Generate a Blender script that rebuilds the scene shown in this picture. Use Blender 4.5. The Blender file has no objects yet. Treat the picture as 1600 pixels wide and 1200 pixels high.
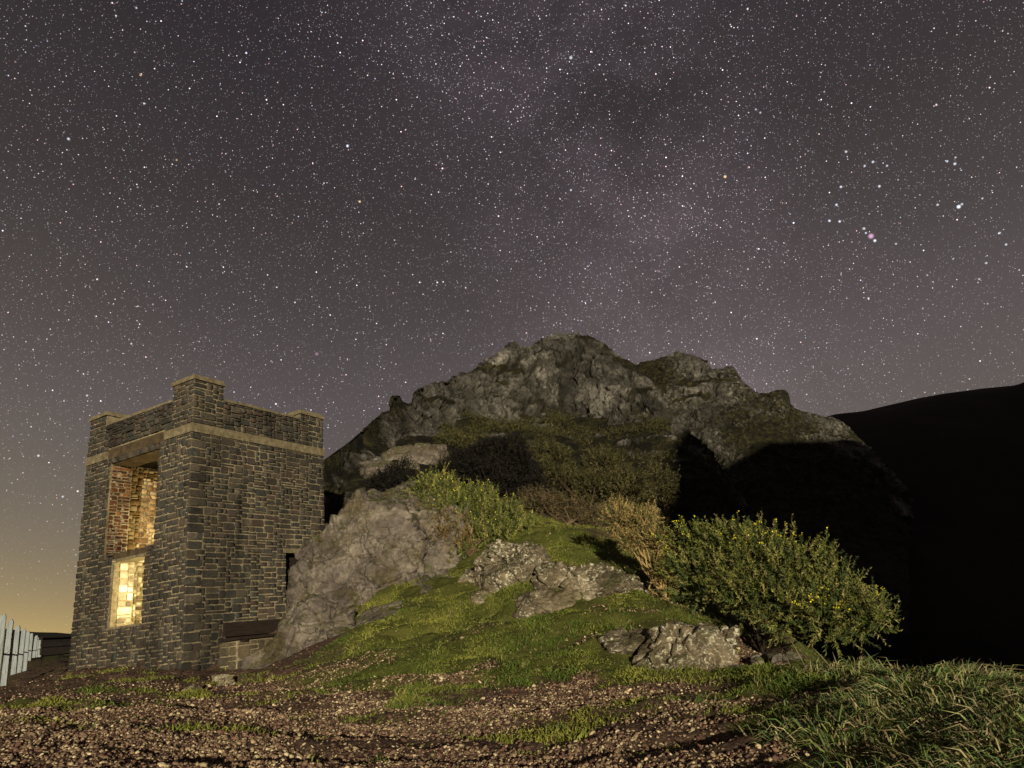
import bpy, math, random
import numpy as np
from mathutils import Matrix, Vector

random.seed(7)
RNG = np.random.default_rng(7)
scene = bpy.context.scene
COL = scene.collection

# ------------------------------------------------------------------ camera
Z0 = 1.5                                    # eye height above the path
PITCH, ROLL, FOC = .3235, -.1111, 1080.     # focal length in pixels of a 1600 wide frame
_R0 = np.array([1., 0, 0]); CF = np.array([0, math.cos(PITCH), math.sin(PITCH)]); _U0 = np.cross(_R0, CF)
CR = math.cos(ROLL) * _R0 + math.sin(ROLL) * _U0
CU = -math.sin(ROLL) * _R0 + math.cos(ROLL) * _U0
cam_d = bpy.data.cameras.new('camera'); cam = bpy.data.objects.new('camera', cam_d); COL.objects.link(cam)
cam_d.sensor_width = 36; cam_d.lens = FOC / 1600 * 36; cam_d.clip_start = .05; cam_d.clip_end = 20000
m = Matrix.Identity(4)
for i in range(3):
    m[i][0] = CR[i]; m[i][1] = CU[i]; m[i][2] = -CF[i]
m[2][3] = Z0
cam.matrix_world = m
scene.camera = cam

def ray(x, y):
    return CF + CR * (x - 800) / FOC - CU * (y - 600) / FOC

def P(x, y, d):
    """survey point: bearing and height angle read as a photo pixel, d = horizontal distance in metres"""
    r = ray(x, y)
    q = r * (d / math.hypot(r[0], r[1])); q[2] += Z0
    return q

# ------------------------------------------------------------------ exposure
vs = scene.view_settings
vs.view_transform = 'Standard'; vs.look = 'None'; vs.gamma = 1; vs.exposure = 0; vs.use_curve_mapping = False
scene.render.engine = 'CYCLES'
scene.cycles.max_bounces = 6; scene.cycles.diffuse_bounces = 3
scene.cycles.use_denoising = True

# ------------------------------------------------------------------ night sky
class NT:
    def __init__(s, tree): s.t = tree; s.n = tree.nodes; s.l = tree.links
    def put(s, sock, v):
        if v is None: return
        if isinstance(v, bpy.types.NodeSocket): s.l.new(v, sock)
        else: sock.default_value = v
    def math(s, op, a, b=None, c=None, clamp=False):
        k = s.n.new('ShaderNodeMath'); k.operation = op; k.use_clamp = clamp
        for i, v in enumerate((a, b, c)): s.put(k.inputs[i], v)
        return k.outputs[0]
    def vec(s, op, a, b=None, scale=None):
        k = s.n.new('ShaderNodeVectorMath'); k.operation = op
        s.put(k.inputs[0], a)
        if b is not None: s.put(k.inputs[1], b)
        if scale is not None: s.put(k.inputs['Scale'], scale)
        return k.outputs['Value'] if op in ('DISTANCE', 'DOT_PRODUCT', 'LENGTH') else k.outputs[0]
    def mix(s, f, a, b, blend='MIX'):
        k = s.n.new('ShaderNodeMix'); k.data_type = 'RGBA'; k.blend_type = blend
        s.put(k.inputs[0], f); s.put(k.inputs[6], a); s.put(k.inputs[7], b)
        return k.outputs[2]
    def ramp(s, f, stops, interp='LINEAR'):
        k = s.n.new('ShaderNodeValToRGB'); k.color_ramp.interpolation = interp
        e = k.color_ramp.elements
        while len(e) < len(stops): e.new(.5)
        for q, (p, c) in zip(e, stops):
            q.position = p; q.color = (c[0], c[1], c[2], 1) if hasattr(c, '__len__') else (c, c, c, 1)
        s.put(k.inputs[0], f); return k.outputs[0]
    def mrange(s, v, a, b, c, d, smooth=False):
        k = s.n.new('ShaderNodeMapRange')
        if smooth: k.interpolation_type = 'SMOOTHSTEP'
        for i, x in enumerate((v, a, b, c, d)): s.put(k.inputs[i], x)
        return k.outputs[0]
    def noise(s, vec, scale, detail=4, rough=.55, dist=0, col=False):
        k = s.n.new('ShaderNodeTexNoise'); s.put(k.inputs['Vector'], vec)
        s.put(k.inputs['Scale'], scale); s.put(k.inputs['Detail'], detail); s.put(k.inputs['Roughness'], rough); s.put(k.inputs['Distortion'], dist)
        return k.outputs['Color' if col else 'Fac']
    def voro(s, vec, scale, feature='F1', rnd=1):
        k = s.n.new('ShaderNodeTexVoronoi'); k.feature = feature
        s.put(k.inputs['Vector'], vec); s.put(k.inputs['Scale'], scale); s.put(k.inputs['Randomness'], rnd)
        return k
    def sep(s, v):
        k = s.n.new('ShaderNodeSeparateXYZ'); s.put(k.inputs[0], v); return k.outputs

world = bpy.data.worlds.new('World'); scene.world = world; world.use_nodes = True
W = NT(world.node_tree); W.n.clear()
tc = W.n.new('ShaderNodeTexCoord')
wdir = W.vec('NORMALIZE', tc.outputs['Generated'])
wx, wy, wz = W.sep(wdir)
zpos = W.math('MAXIMUM', wz, 0.)
base = W.ramp(zpos, [(0, (.150, .124, .090)), (.15, (.132, .113, .100)), (.3, (.105, .087, .088)), (.42, (.072, .0595, .0605)), (.55, (.048, .0395, .0415)), (.75, (.0290, .0245, .0280)), (1, (.024, .021, .025))])
# town glow low in the west (left of the tower), fading with height
west = W.mrange(wx, -.22, -.72, 0, 1, True)
g1 = W.math('MULTIPLY', W.math('POWER', 2.718, W.math('MULTIPLY', zpos, -18.)), west)
g2 = W.math('MULTIPLY', W.math('POWER', 2.718, W.math('MULTIPLY', zpos, -5.)), west)
glow = W.mix(1, W.mix(g1, (0, 0, 0, 1), (.68, .42, .03, 1)), W.mix(g2, (0, 0, 0, 1), (.120, .104, .060, 1)), 'ADD')
sky = W.mix(1, base, glow, 'ADD')
# milky way: a soft band crossing the sky
mwn = np.cross(ray(880, 60), ray(1060, 520)); mwn = mwn / np.linalg.norm(mwn)
mwd = W.vec('DOT_PRODUCT', wdir, tuple(mwn))
mwn1 = W.noise(wdir, 4.5, 7, .66)
band = W.math('POWER', 2.718, W.math('MULTIPLY', W.math('MULTIPLY', mwd, mwd), -28.))
bandn = W.math('MULTIPLY', band, W.mrange(mwn1, .36, .66, 0, 1))
sky = W.mix(1, sky, W.mix(bandn, (0, 0, 0, 1), (.052, .038, .046, 1)), 'ADD')
# star layers
def star_layer(scale, rad, power, gain, off, boost):
    v = W.voro(W.vec('ADD', wdir, (off, off * .7, off * 1.3)), scale)
    cr, cg, cb = W.sep(v.outputs['Color'])
    core = W.mrange(v.outputs['Distance'], rad * scale, rad * scale * .25, 0, 1, True)
    br = W.math('MULTIPLY', W.math('POWER', cr, power), gain)
    br = W.math('MULTIPLY', br, W.math('ADD', 1., W.math('MULTIPLY', bandn, boost)))
    tint = W.mix(W.math('POWER', cg, 2.), W.mix(cb, (1, .97, .93, 1), (.62, .72, 1, 1)), (1, .58, .55, 1))
    return W.vec('SCALE', tint, scale=W.math('MULTIPLY', core, br))
ext = W.mrange(wz, -.02, .42, .12, 1, True)          # air dims the stars near the horizon
stars = W.vec('ADD', star_layer(430, .00062, 1.8, .55, 0., 2.2), star_layer(230, .00076, 2.6, 1.9, 3.1, 1.6))
stars = W.vec('ADD', stars, star_layer(100, .00100, 3., 3.2, 7.7, .8))
stars = W.vec('ADD', stars, star_layer(42, .00150, 2.4, 2.4, 11.3, .4))
stars = W.vec('SCALE', stars, scale=ext)
# the brighter stars one can name: (x, y, radius, gain) sorted in three tints
named = {
 (.82, .88, 1): [(1498,323,3.6,2.6),(1503,319,2.4,1.4),(1314,292,2.6,1.8),(1307,320,2.6,1.8),(1296,345,2.6,2),(1312,346,2.6,1.8),(1350,357,2.6,1.6),
    (1353,364,2.2,1.6),(1367,376,3,2.2),(1400,381,2.2,1.2),(1374,291,2.6,1.8),(1364,253,2.6,1.6),(1351,259,2.2,1.4),(1386,259,2.2,1.4),(1322,237,2.5,1.6),
    (1492,256,2.6,1.8),(1480,252,2.2,1.5),(1493,246,2,1.2),(1465,320,2.4,1.4),(1535,310,2,1.2),(1562,364,2.2,1.4),(1572,382,2.2,1.4),(1541,411,2.2,1.3),(1530,436,2,1.2),
    (1357,466,2.2,1.5),(892,90,3.6,1.4),(543,228,3,2.2),(60,712,2.4,1.4),(98,776,2.2,1.2),(892,297,2.4,1.6),(107,217,2.6,1.6),(1188,176,2.2,1.2),(1181,171,2.2,1.1),(136,618,2.2,1.3)],
 (1, .66, .35): [(1133,276,3.2,2.2),(562,315,2.8,1.8),(220,117,2.4,1.2),(276,250,2.2,1)],
 (1, .55, .85): [(1361,369,5.5,1.3),(1030,424,3,.5),(495,553,4,.5)]}
for tint, lst in named.items():
    tot = None
    for (x, y, r, g) in lst:
        d = ray(x, y); d = d / np.linalg.norm(d)
        rr = r * .80 / FOC
        k = W.math('MULTIPLY', W.math('SUBTRACT', rr, W.vec('DISTANCE', wdir, tuple(d))), .72 * g / rr)
        k = W.math('MAXIMUM', k, 0.)
        tot = k if tot is None else W.math('ADD', tot, k)
    stars = W.vec('ADD', stars, W.vec('SCALE', (tint[0], tint[1], tint[2]), scale=tot))
skys = W.mix(1, sky, stars, 'ADD')
bg = W.n.new('ShaderNodeBackground'); W.l.new(skys, bg.inputs[0]); bg.inputs[1].default_value = 1.
wo = W.n.new('ShaderNodeOutputWorld'); W.l.new(bg.outputs[0], wo.inputs[0])
world.cycles.sampling_method = 'MANUAL'; world.cycles.sample_map_resolution = 512

# ------------------------------------------------------------------ the low warm light from behind the camera
SUN_AZ, SUN_EL = math.radians(-10.5), math.radians(5.5)      # heading of the light, height of its source
sun_d = bpy.data.lights.new('sun', 'SUN'); sun_d.energy = 4.9; sun_d.angle = math.radians(.5); sun_d.color = (1, .86, .62)
sun = bpy.data.objects.new('sun', sun_d); COL.objects.link(sun)
Ld = Vector((math.sin(SUN_AZ) * math.cos(SUN_EL), math.cos(SUN_AZ) * math.cos(SUN_EL), -math.sin(SUN_EL)))
sun.rotation_euler = Ld.to_track_quat('-Z', 'Y').to_euler(); sun.location = (6, -30, 20)

# ================================================================== helpers
def _hash(ix, iy, iz, seed):
    h = (ix.astype(np.int64) * 374761393 + iy.astype(np.int64) * 668265263 + iz.astype(np.int64) * 2147483647 + seed * 974634777) & 0xFFFFFFFF
    h = ((h ^ (h >> 13)) * 1274126177) & 0xFFFFFFFF
    h = ((h ^ (h >> 16)) * 2246822519) & 0xFFFFFFFF
    h = h ^ (h >> 15)
    return (h & 0xFFFFFF) / float(0xFFFFFF)

def vnoise(p, seed=0):
    i = np.floor(p); f = p - i; f = f * f * f * (f * (f * 6 - 15) + 10); i = i.astype(np.int64)
    out = 0
    for dx in (0, 1):
        for dy in (0, 1):
            for dz in (0, 1):
                w = (f[:, 0] if dx else 1 - f[:, 0]) * (f[:, 1] if dy else 1 - f[:, 1]) * (f[:, 2] if dz else 1 - f[:, 2])
                out = out + w * _hash(i[:, 0] + dx, i[:, 1] + dy, i[:, 2] + dz, seed)
    return out * 2 - 1

def fbm(p, octs=4, seed=0, gain=.5):
    a, s, o = 1., 0., 0
    q = p.copy()
    for k in range(octs):
        s = s + a * vnoise(q, seed + k * 17); q = q * 2.03 + 3.7; a *= gain
    return s

def worley(p, seed=0):
    i = np.floor(p).astype(np.int64); n = len(p)
    f1 = np.full(n, 9.); f2 = np.full(n, 9.); cid = np.zeros(n); off = np.zeros((n, 3))
    for dx in (-1, 0, 1):
        for dy in (-1, 0, 1):
            for dz in (-1, 0, 1):
                c = i + np.array([dx, dy, dz])
                h = [_hash(c[:, 0], c[:, 1], c[:, 2], seed + k * 101) for k in range(4)]
                d3 = p - (c + np.stack(h[:3], 1)); d = np.sqrt((d3 ** 2).sum(1))
                b = d < f1
                f2 = np.where(b, f1, np.minimum(f2, d)); f1 = np.where(b, d, f1)
                cid = np.where(b, h[3], cid); off = np.where(b[:, None], d3, off)
    return f1, f2, cid, off

def tag(o, label=None, cat=None, group=None, kind=None):
    if label: o['label'] = label
    if cat: o['category'] = cat
    if group: o['group'] = group
    if kind: o['kind'] = kind
    return o

def empty(name, loc=(0, 0, 0), rz=0, **k):
    o = bpy.data.objects.new(name, None); COL.objects.link(o); o.location = loc; o.rotation_euler = (0, 0, rz)
    o.empty_display_size = .2
    return tag(o, **k)

def link(name, me, mat, parent=None):
    o = bpy.data.objects.new(name, me); COL.objects.link(o)
    if mat is not None and not me.materials: me.materials.append(mat)
    if parent is not None: o.parent = parent
    return o

def mesh_np(name, V, F, tone=None, smooth=False):
    """V (n,3), F list of int arrays each (k, nverts); tone (n,3) vertex colour"""
    me = bpy.data.meshes.new(name)
    V = np.ascontiguousarray(V, dtype=np.float32)
    Fs = F if isinstance(F, list) else [F]
    Fs = [np.asarray(f, dtype=np.int32) for f in Fs if len(f)]
    loops = np.concatenate([f.ravel() for f in Fs]); sizes = np.concatenate([np.full(len(f), f.shape[1], np.int32) for f in Fs])
    starts = np.concatenate([[0], np.cumsum(sizes)[:-1]]).astype(np.int32)
    me.vertices.add(len(V)); me.vertices.foreach_set('co', V.ravel())
    me.loops.add(len(loops)); me.loops.foreach_set('vertex_index', loops)
    me.polygons.add(len(sizes)); me.polygons.foreach_set('loop_start', starts); me.polygons.foreach_set('loop_total', sizes)
    if smooth: me.polygons.foreach_set('use_smooth', np.ones(len(sizes), bool))
    me.update(calc_edges=True); me.validate()
    if tone is not None:
        a = me.color_attributes.new('tone', 'FLOAT_COLOR', 'POINT')
        c = np.ones((len(V), 4), np.float32); c[:, :3] = tone; a.data.foreach_set('color', c.ravel())
    return me

def grid_faces(nu, nv):
    i = np.arange(nu * nv).reshape(nv, nu)
    return np.stack([i[:-1, :-1].ravel(), i[:-1, 1:].ravel(), i[1:, 1:].ravel(), i[1:, :-1].ravel()], 1)

class MB:
    """collects boxes, bars and tubes into one mesh"""
    def __init__(s): s.v = []; s.f = []
    def add(s, v, f):
        b = len(s.v); s.v += [tuple(q) for q in v]; s.f += [tuple(i + b for i in q) for q in f]
    def box(s, x0, x1, y0, y1, z0, z1, jit=0):
        v = [(x, y, z) for z in (z0, z1) for y in (y0, y1) for x in (x0, x1)]
        if jit: v = [tuple(c + random.uniform(-jit, jit) for c in q) for q in v]
        s.add(v, [(0, 2, 3, 1), (4, 5, 7, 6), (0, 1, 5, 4), (2, 6, 7, 3), (0, 4, 6, 2), (1, 3, 7, 5)])
    def tube(s, pts, rad, n=7):
        pts = [Vector(p) for p in pts]
        if not hasattr(rad, '__len__'): rad = [rad] * len(pts)
        v = []; f = []
        for k, p in enumerate(pts):
            t = (pts[min(k + 1, len(pts) - 1)] - pts[max(k - 1, 0)]).normalized()
            a = t.orthogonal().normalized(); b = t.cross(a)
            if k and a.dot(pa) < 0: pass
            if k:
                a = (pa - t * pa.dot(t)).normalized(); b = t.cross(a)
            pa = a
            for j in range(n):
                q = 2 * math.pi * j / n; v.append(p + (a * math.cos(q) + b * math.sin(q)) * rad[k])
        for k in range(len(pts) - 1):
            for j in range(n):
                f.append((k * n + j, k * n + (j + 1) % n, (k + 1) * n + (j + 1) % n, (k + 1) * n + j))
        f.append(tuple(range(n))[::-1]); f.append(tuple((len(pts) - 1) * n + j for j in range(n)))
        s.add(v, f)
    def mesh(s, name, tone=None, bevel=0):
        me = bpy.data.meshes.new(name); me.from_pydata(s.v, [], s.f); me.update()
        if bevel:
            import bmesh
            bm = bmesh.new(); bm.from_mesh(me)
            bmesh.ops.bevel(bm, geom=bm.edges[:], offset=bevel, segments=2, affect='EDGES', profile=.6)
            bm.to_mesh(me); bm.free()
        if tone is not None:
            a = me.color_attributes.new('tone', 'FLOAT_COLOR', 'POINT')
            a.data.foreach_set('color', np.tile(np.array([*tone, 1], np.float32), len(me.vertices)))
        return me
    def build(s, name, mat, parent=None, tone=None, bevel=0):
        return link(name, s.mesh(name, tone, bevel), mat, parent)

# ------------------------------------------------------------------ materials
def mat(name):
    m = bpy.data.materials.new(name); m.use_nodes = True
    t = NT(m.node_tree); t.n.clear()
    b = t.n.new('ShaderNodeBsdfPrincipled'); o = t.n.new('ShaderNodeOutputMaterial'); t.l.new(b.outputs[0], o.inputs[0])
    b.inputs['Roughness'].default_value = .9; b.inputs['Specular IOR Level'].default_value = .2
    t.b = b
    g = t.n.new('ShaderNodeNewGeometry'); t.pos = g.outputs['Position']; t.nrm = g.outputs['Normal']
    k = t.n.new('ShaderNodeTexCoord'); t.obj = k.outputs['Object']
    t.m = m
    return m, t
def attr(t, name='tone', out='Color'):
    k = t.n.new('ShaderNodeAttribute'); k.attribute_name = name; return k.outputs[out]
def bump(t, h, strength, dist):
    k = t.n.new('ShaderNodeBump'); t.put(k.inputs['Strength'], strength); t.put(k.inputs['Distance'], dist); t.put(k.inputs['Height'], h)
    t.l.new(k.outputs[0], t.b.inputs['Normal'])
def c4(*c): return (c[0], c[1], c[2], 1)

# building stone: per-stone tone, mottled, lichen flecks
M_STONE, t = mat('tower_stone')
n1 = t.noise(t.pos, 22, 5, .65); n2 = t.noise(t.pos, 5, 3)
c = t.mix(1, attr(t), t.ramp(n1, [(.3, .62), (.5, .95), (.72, 1.5)]), 'MULTIPLY')
c = t.mix(t.mrange(n2, .52, .75, 0, .5), c, c4(.085, .065, .040))
c = t.mix(t.mrange(t.noise(t.pos, 60, 2), .66, .74, 0, .5), c, c4(.22, .195, .135))
mps = t.n.new('ShaderNodeMapping'); mps.inputs['Scale'].default_value = (1, 1, .25); t.l.new(t.pos, mps.inputs[0])
c = t.mix(1, c, t.ramp(t.noise(mps.outputs[0], 1.5, 5, .65), [(.34, .55), (.5, 1.), (.68, 1.35)]), 'MULTIPLY')      # damp streaks and bleached areas
c = t.mix(t.mrange(t.noise(t.pos, 2.3, 6, .75), .60, .68, 0, .55), c, c4(.20, .185, .13))   # lichen blooms
t.put(t.b.inputs['Base Color'], c); bump(t, t.noise(t.pos, 45, 6, .7), .7, .02)

M_MORTAR, t = mat('mortar')
c = t.ramp(t.noise(t.pos, 14, 6, .7), [(.28, (.12, .098, .060)), (.5, (.25, .212, .135)), (.72, (.40, .345, .23))])
c = t.mix(t.mrange(t.noise(t.pos, 1.7, 4), .45, .7, 0, .6), c, c4(.085, .07, .043))
mps = t.n.new('ShaderNodeMapping'); mps.inputs['Scale'].default_value = (1, 1, .25); t.l.new(t.pos, mps.inputs[0])
c = t.mix(1, c, t.ramp(t.noise(mps.outputs[0], 1.5, 5, .65), [(.34, .5), (.5, 1.), (.68, 1.3)]), 'MULTIPLY')
t.put(t.b.inputs['Base Color'], c); bump(t, t.noise(t.pos, 60, 5, .7), .8, .02)

M_BAND, t = mat('string_course_concrete')
c = t.ramp(t.noise(t.pos, 9, 6, .7), [(.3, (.08, .065, .04)), (.5, (.155, .13, .08)), (.7, (.25, .215, .14))])
c = t.mix(t.mrange(t.noise(t.pos, 30, 3), .62, .7, 0, .8), c, c4(.34, .31, .22))
t.put(t.b.inputs['Base Color'], c); bump(t, t.noise(t.pos, 40, 5, .7), .5, .02)

M_LINTEL, t = mat('dark_concrete')  # darker brown concrete than the string course
c = t.ramp(t.noise(t.pos, 6, 5, .65), [(.3, (.035, .026, .016)), (.6, (.085, .062, .036)), (.8, (.13, .1, .06))])
t.put(t.b.inputs['Base Color'], c); bump(t, t.noise(t.pos, 30, 5, .7), .5, .02)

M_BRICK, t = mat('reveal_brick')
n1 = t.noise(t.pos, 16, 5, .7)
c = t.mix(1, attr(t), t.ramp(n1, [(.3, .55), (.55, 1.), (.75, 1.6)]), 'MULTIPLY')
c = t.mix(t.mrange(t.noise(t.pos, 9, 4), .56, .66, 0, .75), c, c4(.32, .27, .2))
t.put(t.b.inputs['Base Color'], c); bump(t, t.noise(t.pos, 45, 6, .7), .7, .02)

M_PALE, t = mat('inner_limewashed_stone')
n1 = t.noise(t.pos, 14, 5, .7)
c = t.mix(1, attr(t), t.ramp(n1, [(.3, .6), (.55, 1.), (.75, 1.35)]), 'MULTIPLY')
t.put(t.b.inputs['Base Color'], c); bump(t, t.noise(t.pos, 40, 6, .7), .7, .02)

M_WOOD, t = mat('dark_weathered_wood')
mp = t.n.new('ShaderNodeMapping'); mp.inputs['Scale'].default_value = (1, 12, 12); t.l.new(t.obj, mp.inputs[0])
c = t.ramp(t.noise(mp.outputs[0], 4, 5, .6), [(.3, (.010, .007, .006)), (.7, (.032, .022, .016))])
t.put(t.b.inputs['Base Color'], c); bump(t, t.noise(mp.outputs[0], 8, 4), .4, .01)

M_WHITE, t = mat('weathered_white_paint')
mp = t.n.new('ShaderNodeMapping'); mp.inputs['Scale'].default_value = (8, 8, 1); t.l.new(t.pos, mp.inputs[0])
c = t.ramp(t.noise(mp.outputs[0], 3, 6, .65), [(.25, (.07, .075, .075)), (.42, (.18, .21, .225)), (.75, (.30, .345, .37))])
t.put(t.b.inputs['Base Color'], c); t.b.inputs['Roughness'].default_value = .6; bump(t, t.noise(mp.outputs[0], 12, 4), .3, .01)

M_METAL, t = mat('galvanised_metal')
c = t.ramp(t.noise(t.pos, 12, 4), [(.3, (.16, .15, .14)), (.7, (.34, .33, .31))])
t.put(t.b.inputs['Base Color'], c); t.b.inputs['Metallic'].default_value = .3; t.b.inputs['Roughness'].default_value = .6

def rock_mat(name, cols, lichen, moss, lscale=11):
    M, t = mat(name)
    n1 = t.noise(t.pos, 1.6, 7, .62, .4); n2 = t.noise(t.pos, 9, 6, .7)
    c = t.ramp(n1, [(.3, cols[0]), (.5, cols[1]), (.68, cols[2])])
    c = t.mix(1, c, t.ramp(n2, [(.28, .5), (.5, 1.), (.72, 1.55)]), 'MULTIPLY')
    # tilted beds: tone changes from bed to bed
    mpj = t.n.new('ShaderNodeMapping'); mpj.inputs['Scale'].default_value = (1.2, 1., 3.2); mpj.inputs['Rotation'].default_value = (0.3, .75, 0); t.l.new(t.pos, mpj.inputs[0])
    wj = t.vec('ADD', mpj.outputs[0], t.vec('SCALE', t.noise(t.pos, 1.6, 5, col=True), scale=.8))
    vc = t.voro(wj, 1.1); c = t.mix(1, c, t.ramp(t.sep(vc.outputs['Color'])[0], [(0, .62), (1, 1.35)]), 'MULTIPLY')
    vj = t.voro(wj, 1.1, 'DISTANCE_TO_EDGE'); c = t.mix(t.math('MULTIPLY', t.mrange(vj.outputs['Distance'], 0, .03, .85, 0), t.mrange(t.noise(t.pos, 1.2, 3), .47, .6, 0, 1)), c, c4(.012, .010, .008))
    # veins and dark fissures
    v = t.voro(t.vec('ADD', t.pos, t.vec('SCALE', t.noise(t.pos, 1.5, 5, col=True), scale=1.3)), .55, 'DISTANCE_TO_EDGE')
    c = t.mix(t.mrange(v.outputs['Distance'], .0, .016, .8, 0), c, c4(.02, .017, .013))
    # moss on what faces up
    nz = t.sep(t.nrm)[2]
    mf = t.math('MULTIPLY', t.mrange(nz, .35, .85, 0, 1), t.mrange(t.noise(t.pos, 3, 5), .45, .6, 0, moss))
    c = t.mix(mf, c, c4(.075, .085, .022))
    of = t.mrange(t.noise(t.pos, 1.1, 5, .7, .6), .50, .66, 0, moss * .85)
    c = t.mix(of, c, t.ramp(n2, [(.3, (.03, .026, .009)), (.5, (.075, .062, .022)), (.7, (.12, .085, .03))]))
    # lichen rosettes
    ln_ = t.noise(t.pos, lscale, 7, .72, .5)
    lf = t.math('MULTIPLY', t.mrange(ln_, .53, .58, 0, 1), t.mrange(t.noise(t.pos, 1.3, 3), .41, .53, 0, lichen))
    lf = t.math('MULTIPLY', lf, t.mrange(t.noise(t.pos, 30, 3), .3, .5, .25, 1))
    c = t.mix(lf, c, c4(.62, .60, .46))
    sp = t.math('MULTIPLY', t.mrange(t.noise(t.pos, 42, 2), .66, .72, 0, 1), lichen)
    c = t.mix(sp, c, c4(.5, .47, .36))
    t.put(t.b.inputs['Base Color'], c)
    h = t.math('ADD', t.noise(t.pos, 7, 8, .68), t.math('MULTIPLY', t.noise(t.pos, 38, 4, .7), .35))
    bump(t, h, .9, .09)
    return M
M_ROCK_A = rock_mat('violet_grey_rock', [(.075, .058, .040), (.135, .115, .102), (.22, .19, .15)], .2, .9)
M_ROCK_B = rock_mat('lichened_rock', [(.080, .063, .038), (.16, .13, .085), (.26, .22, .15)], 1., .5, 14.)

M_HILL, t = mat('hill_heath_and_crag')
rk = attr(t)                                    # red channel: bare rock, green: grassiness
rr, gg, bb = t.sep(rk)
n1 = t.noise(t.pos, .6, 8, .65); n2 = t.noise(t.pos, 2.6, 6, .7)
rockc = t.ramp(n1, [(.3, (.036, .034, .030)), (.5, (.088, .083, .073)), (.7, (.160, .151, .132))])
rockc = t.mix(1, rockc, t.ramp(n2, [(.3, .42), (.5, 1.), (.7, 1.65)]), 'MULTIPLY')
rockc = t.mix(1, rockc, t.ramp(gg, [(0, .45), (.5, .95), (1, 1.45)]), 'MULTIPLY')
heath = t.ramp(t.noise(t.pos, 1.0, 7, .72, .5), [(.36, (.003, .003, .002)), (.48, (.010, .009, .004)), (.57, (.030, .029, .009)), (.68, (.060, .048, .021))])  # near-black stops paint shaded hollows into the heath
heath = t.mix(1, heath, t.ramp(n2, [(.3, .5), (.5, 1.), (.7, 1.6)]), 'MULTIPLY')
rf = t.mrange(t.math('ADD', rr, t.math('MULTIPLY', t.math('SUBTRACT', t.noise(t.pos, 1.3, 6, .7), .5), .9)), .42, .56, 0, 1)
mpj = t.n.new('ShaderNodeMapping'); mpj.inputs['Scale'].default_value = (1, 1, .38); mpj.inputs['Rotation'].default_value = (0, .22, 0); t.l.new(t.pos, mpj.inputs[0])
wj = t.vec('ADD', mpj.outputs[0], t.vec('SCALE', t.noise(t.pos, .7, 5, col=True), scale=1.1))
for sc_, w_, k_ in ((.55, .045, .9), (1.5, .05, .7)):
    vj = t.voro(wj, sc_, 'DISTANCE_TO_EDGE'); rockc = t.mix(t.math('MULTIPLY', t.mrange(vj.outputs['Distance'], 0, w_, k_, 0), t.mrange(t.noise(t.pos, .5, 3), .38, .55, 0, 1)), rockc, c4(.012, .011, .008))
    vc = t.voro(wj, sc_); rockc = t.mix(1, rockc, t.ramp(t.sep(vc.outputs['Color'])[0], [(0, .68), (1, 1.3)]), 'MULTIPLY')
c = t.mix(rf, heath, rockc)
c = t.mix(t.math('MULTIPLY', bb, .85), c, c4(.014, .013, .006))   # near-black tone along the block joints
t.put(t.b.inputs['Base Color'], c)
bump(t, t.math('ADD', t.noise(t.pos, 2.4, 8, .7), t.math('MULTIPLY', t.noise(t.pos, 9, 4, .7), .3)), .8, .3)

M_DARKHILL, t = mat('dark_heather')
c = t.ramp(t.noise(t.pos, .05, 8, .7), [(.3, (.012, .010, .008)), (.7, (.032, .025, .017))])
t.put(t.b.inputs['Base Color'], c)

M_GROUND, t = mat('earth_gravel_and_turf')
rr, gg, bb = t.sep(attr(t))                     # r: turf cover
soil = t.ramp(t.noise(t.pos, 3, 7, .7), [(.3, (.034, .014, .012)), (.5, (.070, .038, .028)), (.7, (.13, .085, .055))])
soil = t.mix(t.mrange(t.noise(t.pos, 24, 4, .7), .5, .66, 0, .7), soil, c4(.23, .19, .125))
turf = t.ramp(t.noise(t.pos, 2.2, 7, .7), [(.3, (.035, .042, .009)), (.5, (.070, .080, .015)), (.7, (.125, .122, .032))])
n = t.math('ADD', rr, t.math('MULTIPLY', t.math('SUBTRACT', t.noise(t.pos, 2.6, 6, .7), .5), .8))
c = t.mix(t.mrange(n, .45, .6, 0, 1), soil, turf)
t.put(t.b.inputs['Base Color'], c)
bump(t, t.math('ADD', t.noise(t.pos, 9, 6, .7), t.math('MULTIPLY', t.noise(t.pos, 50, 3, .7), .4)), .9, .05)

def tone_mat(name, rough=.85, nscale=30, trans=0):
    M, t = mat(name)
    c = t.mix(1, attr(t), t.ramp(t.noise(t.pos, nscale, 4, .65), [(.3, .65), (.5, 1.), (.72, 1.4)]), 'MULTIPLY')
    t.put(t.b.inputs['Base Color'], c); t.b.inputs['Roughness'].default_value = rough
    return M
M_PEBBLE = tone_mat('pebbles', .85, 60)
M_GRASS = tone_mat('grass_blades', .6, 3)
M_LEAF = tone_mat('gorse_spines', .65, 4)
M_TWIG = tone_mat('twigs', .85, 20)
M_FLOWER = tone_mat('gorse_flowers', .6, 8)

M_SEA, t = mat('dark_sea')
t.put(t.b.inputs['Base Color'], c4(.012, .014, .018)); t.b.inputs['Roughness'].default_value = .35
bump(t, t.noise(t.pos, .2, 5), .3, 1.)
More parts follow.
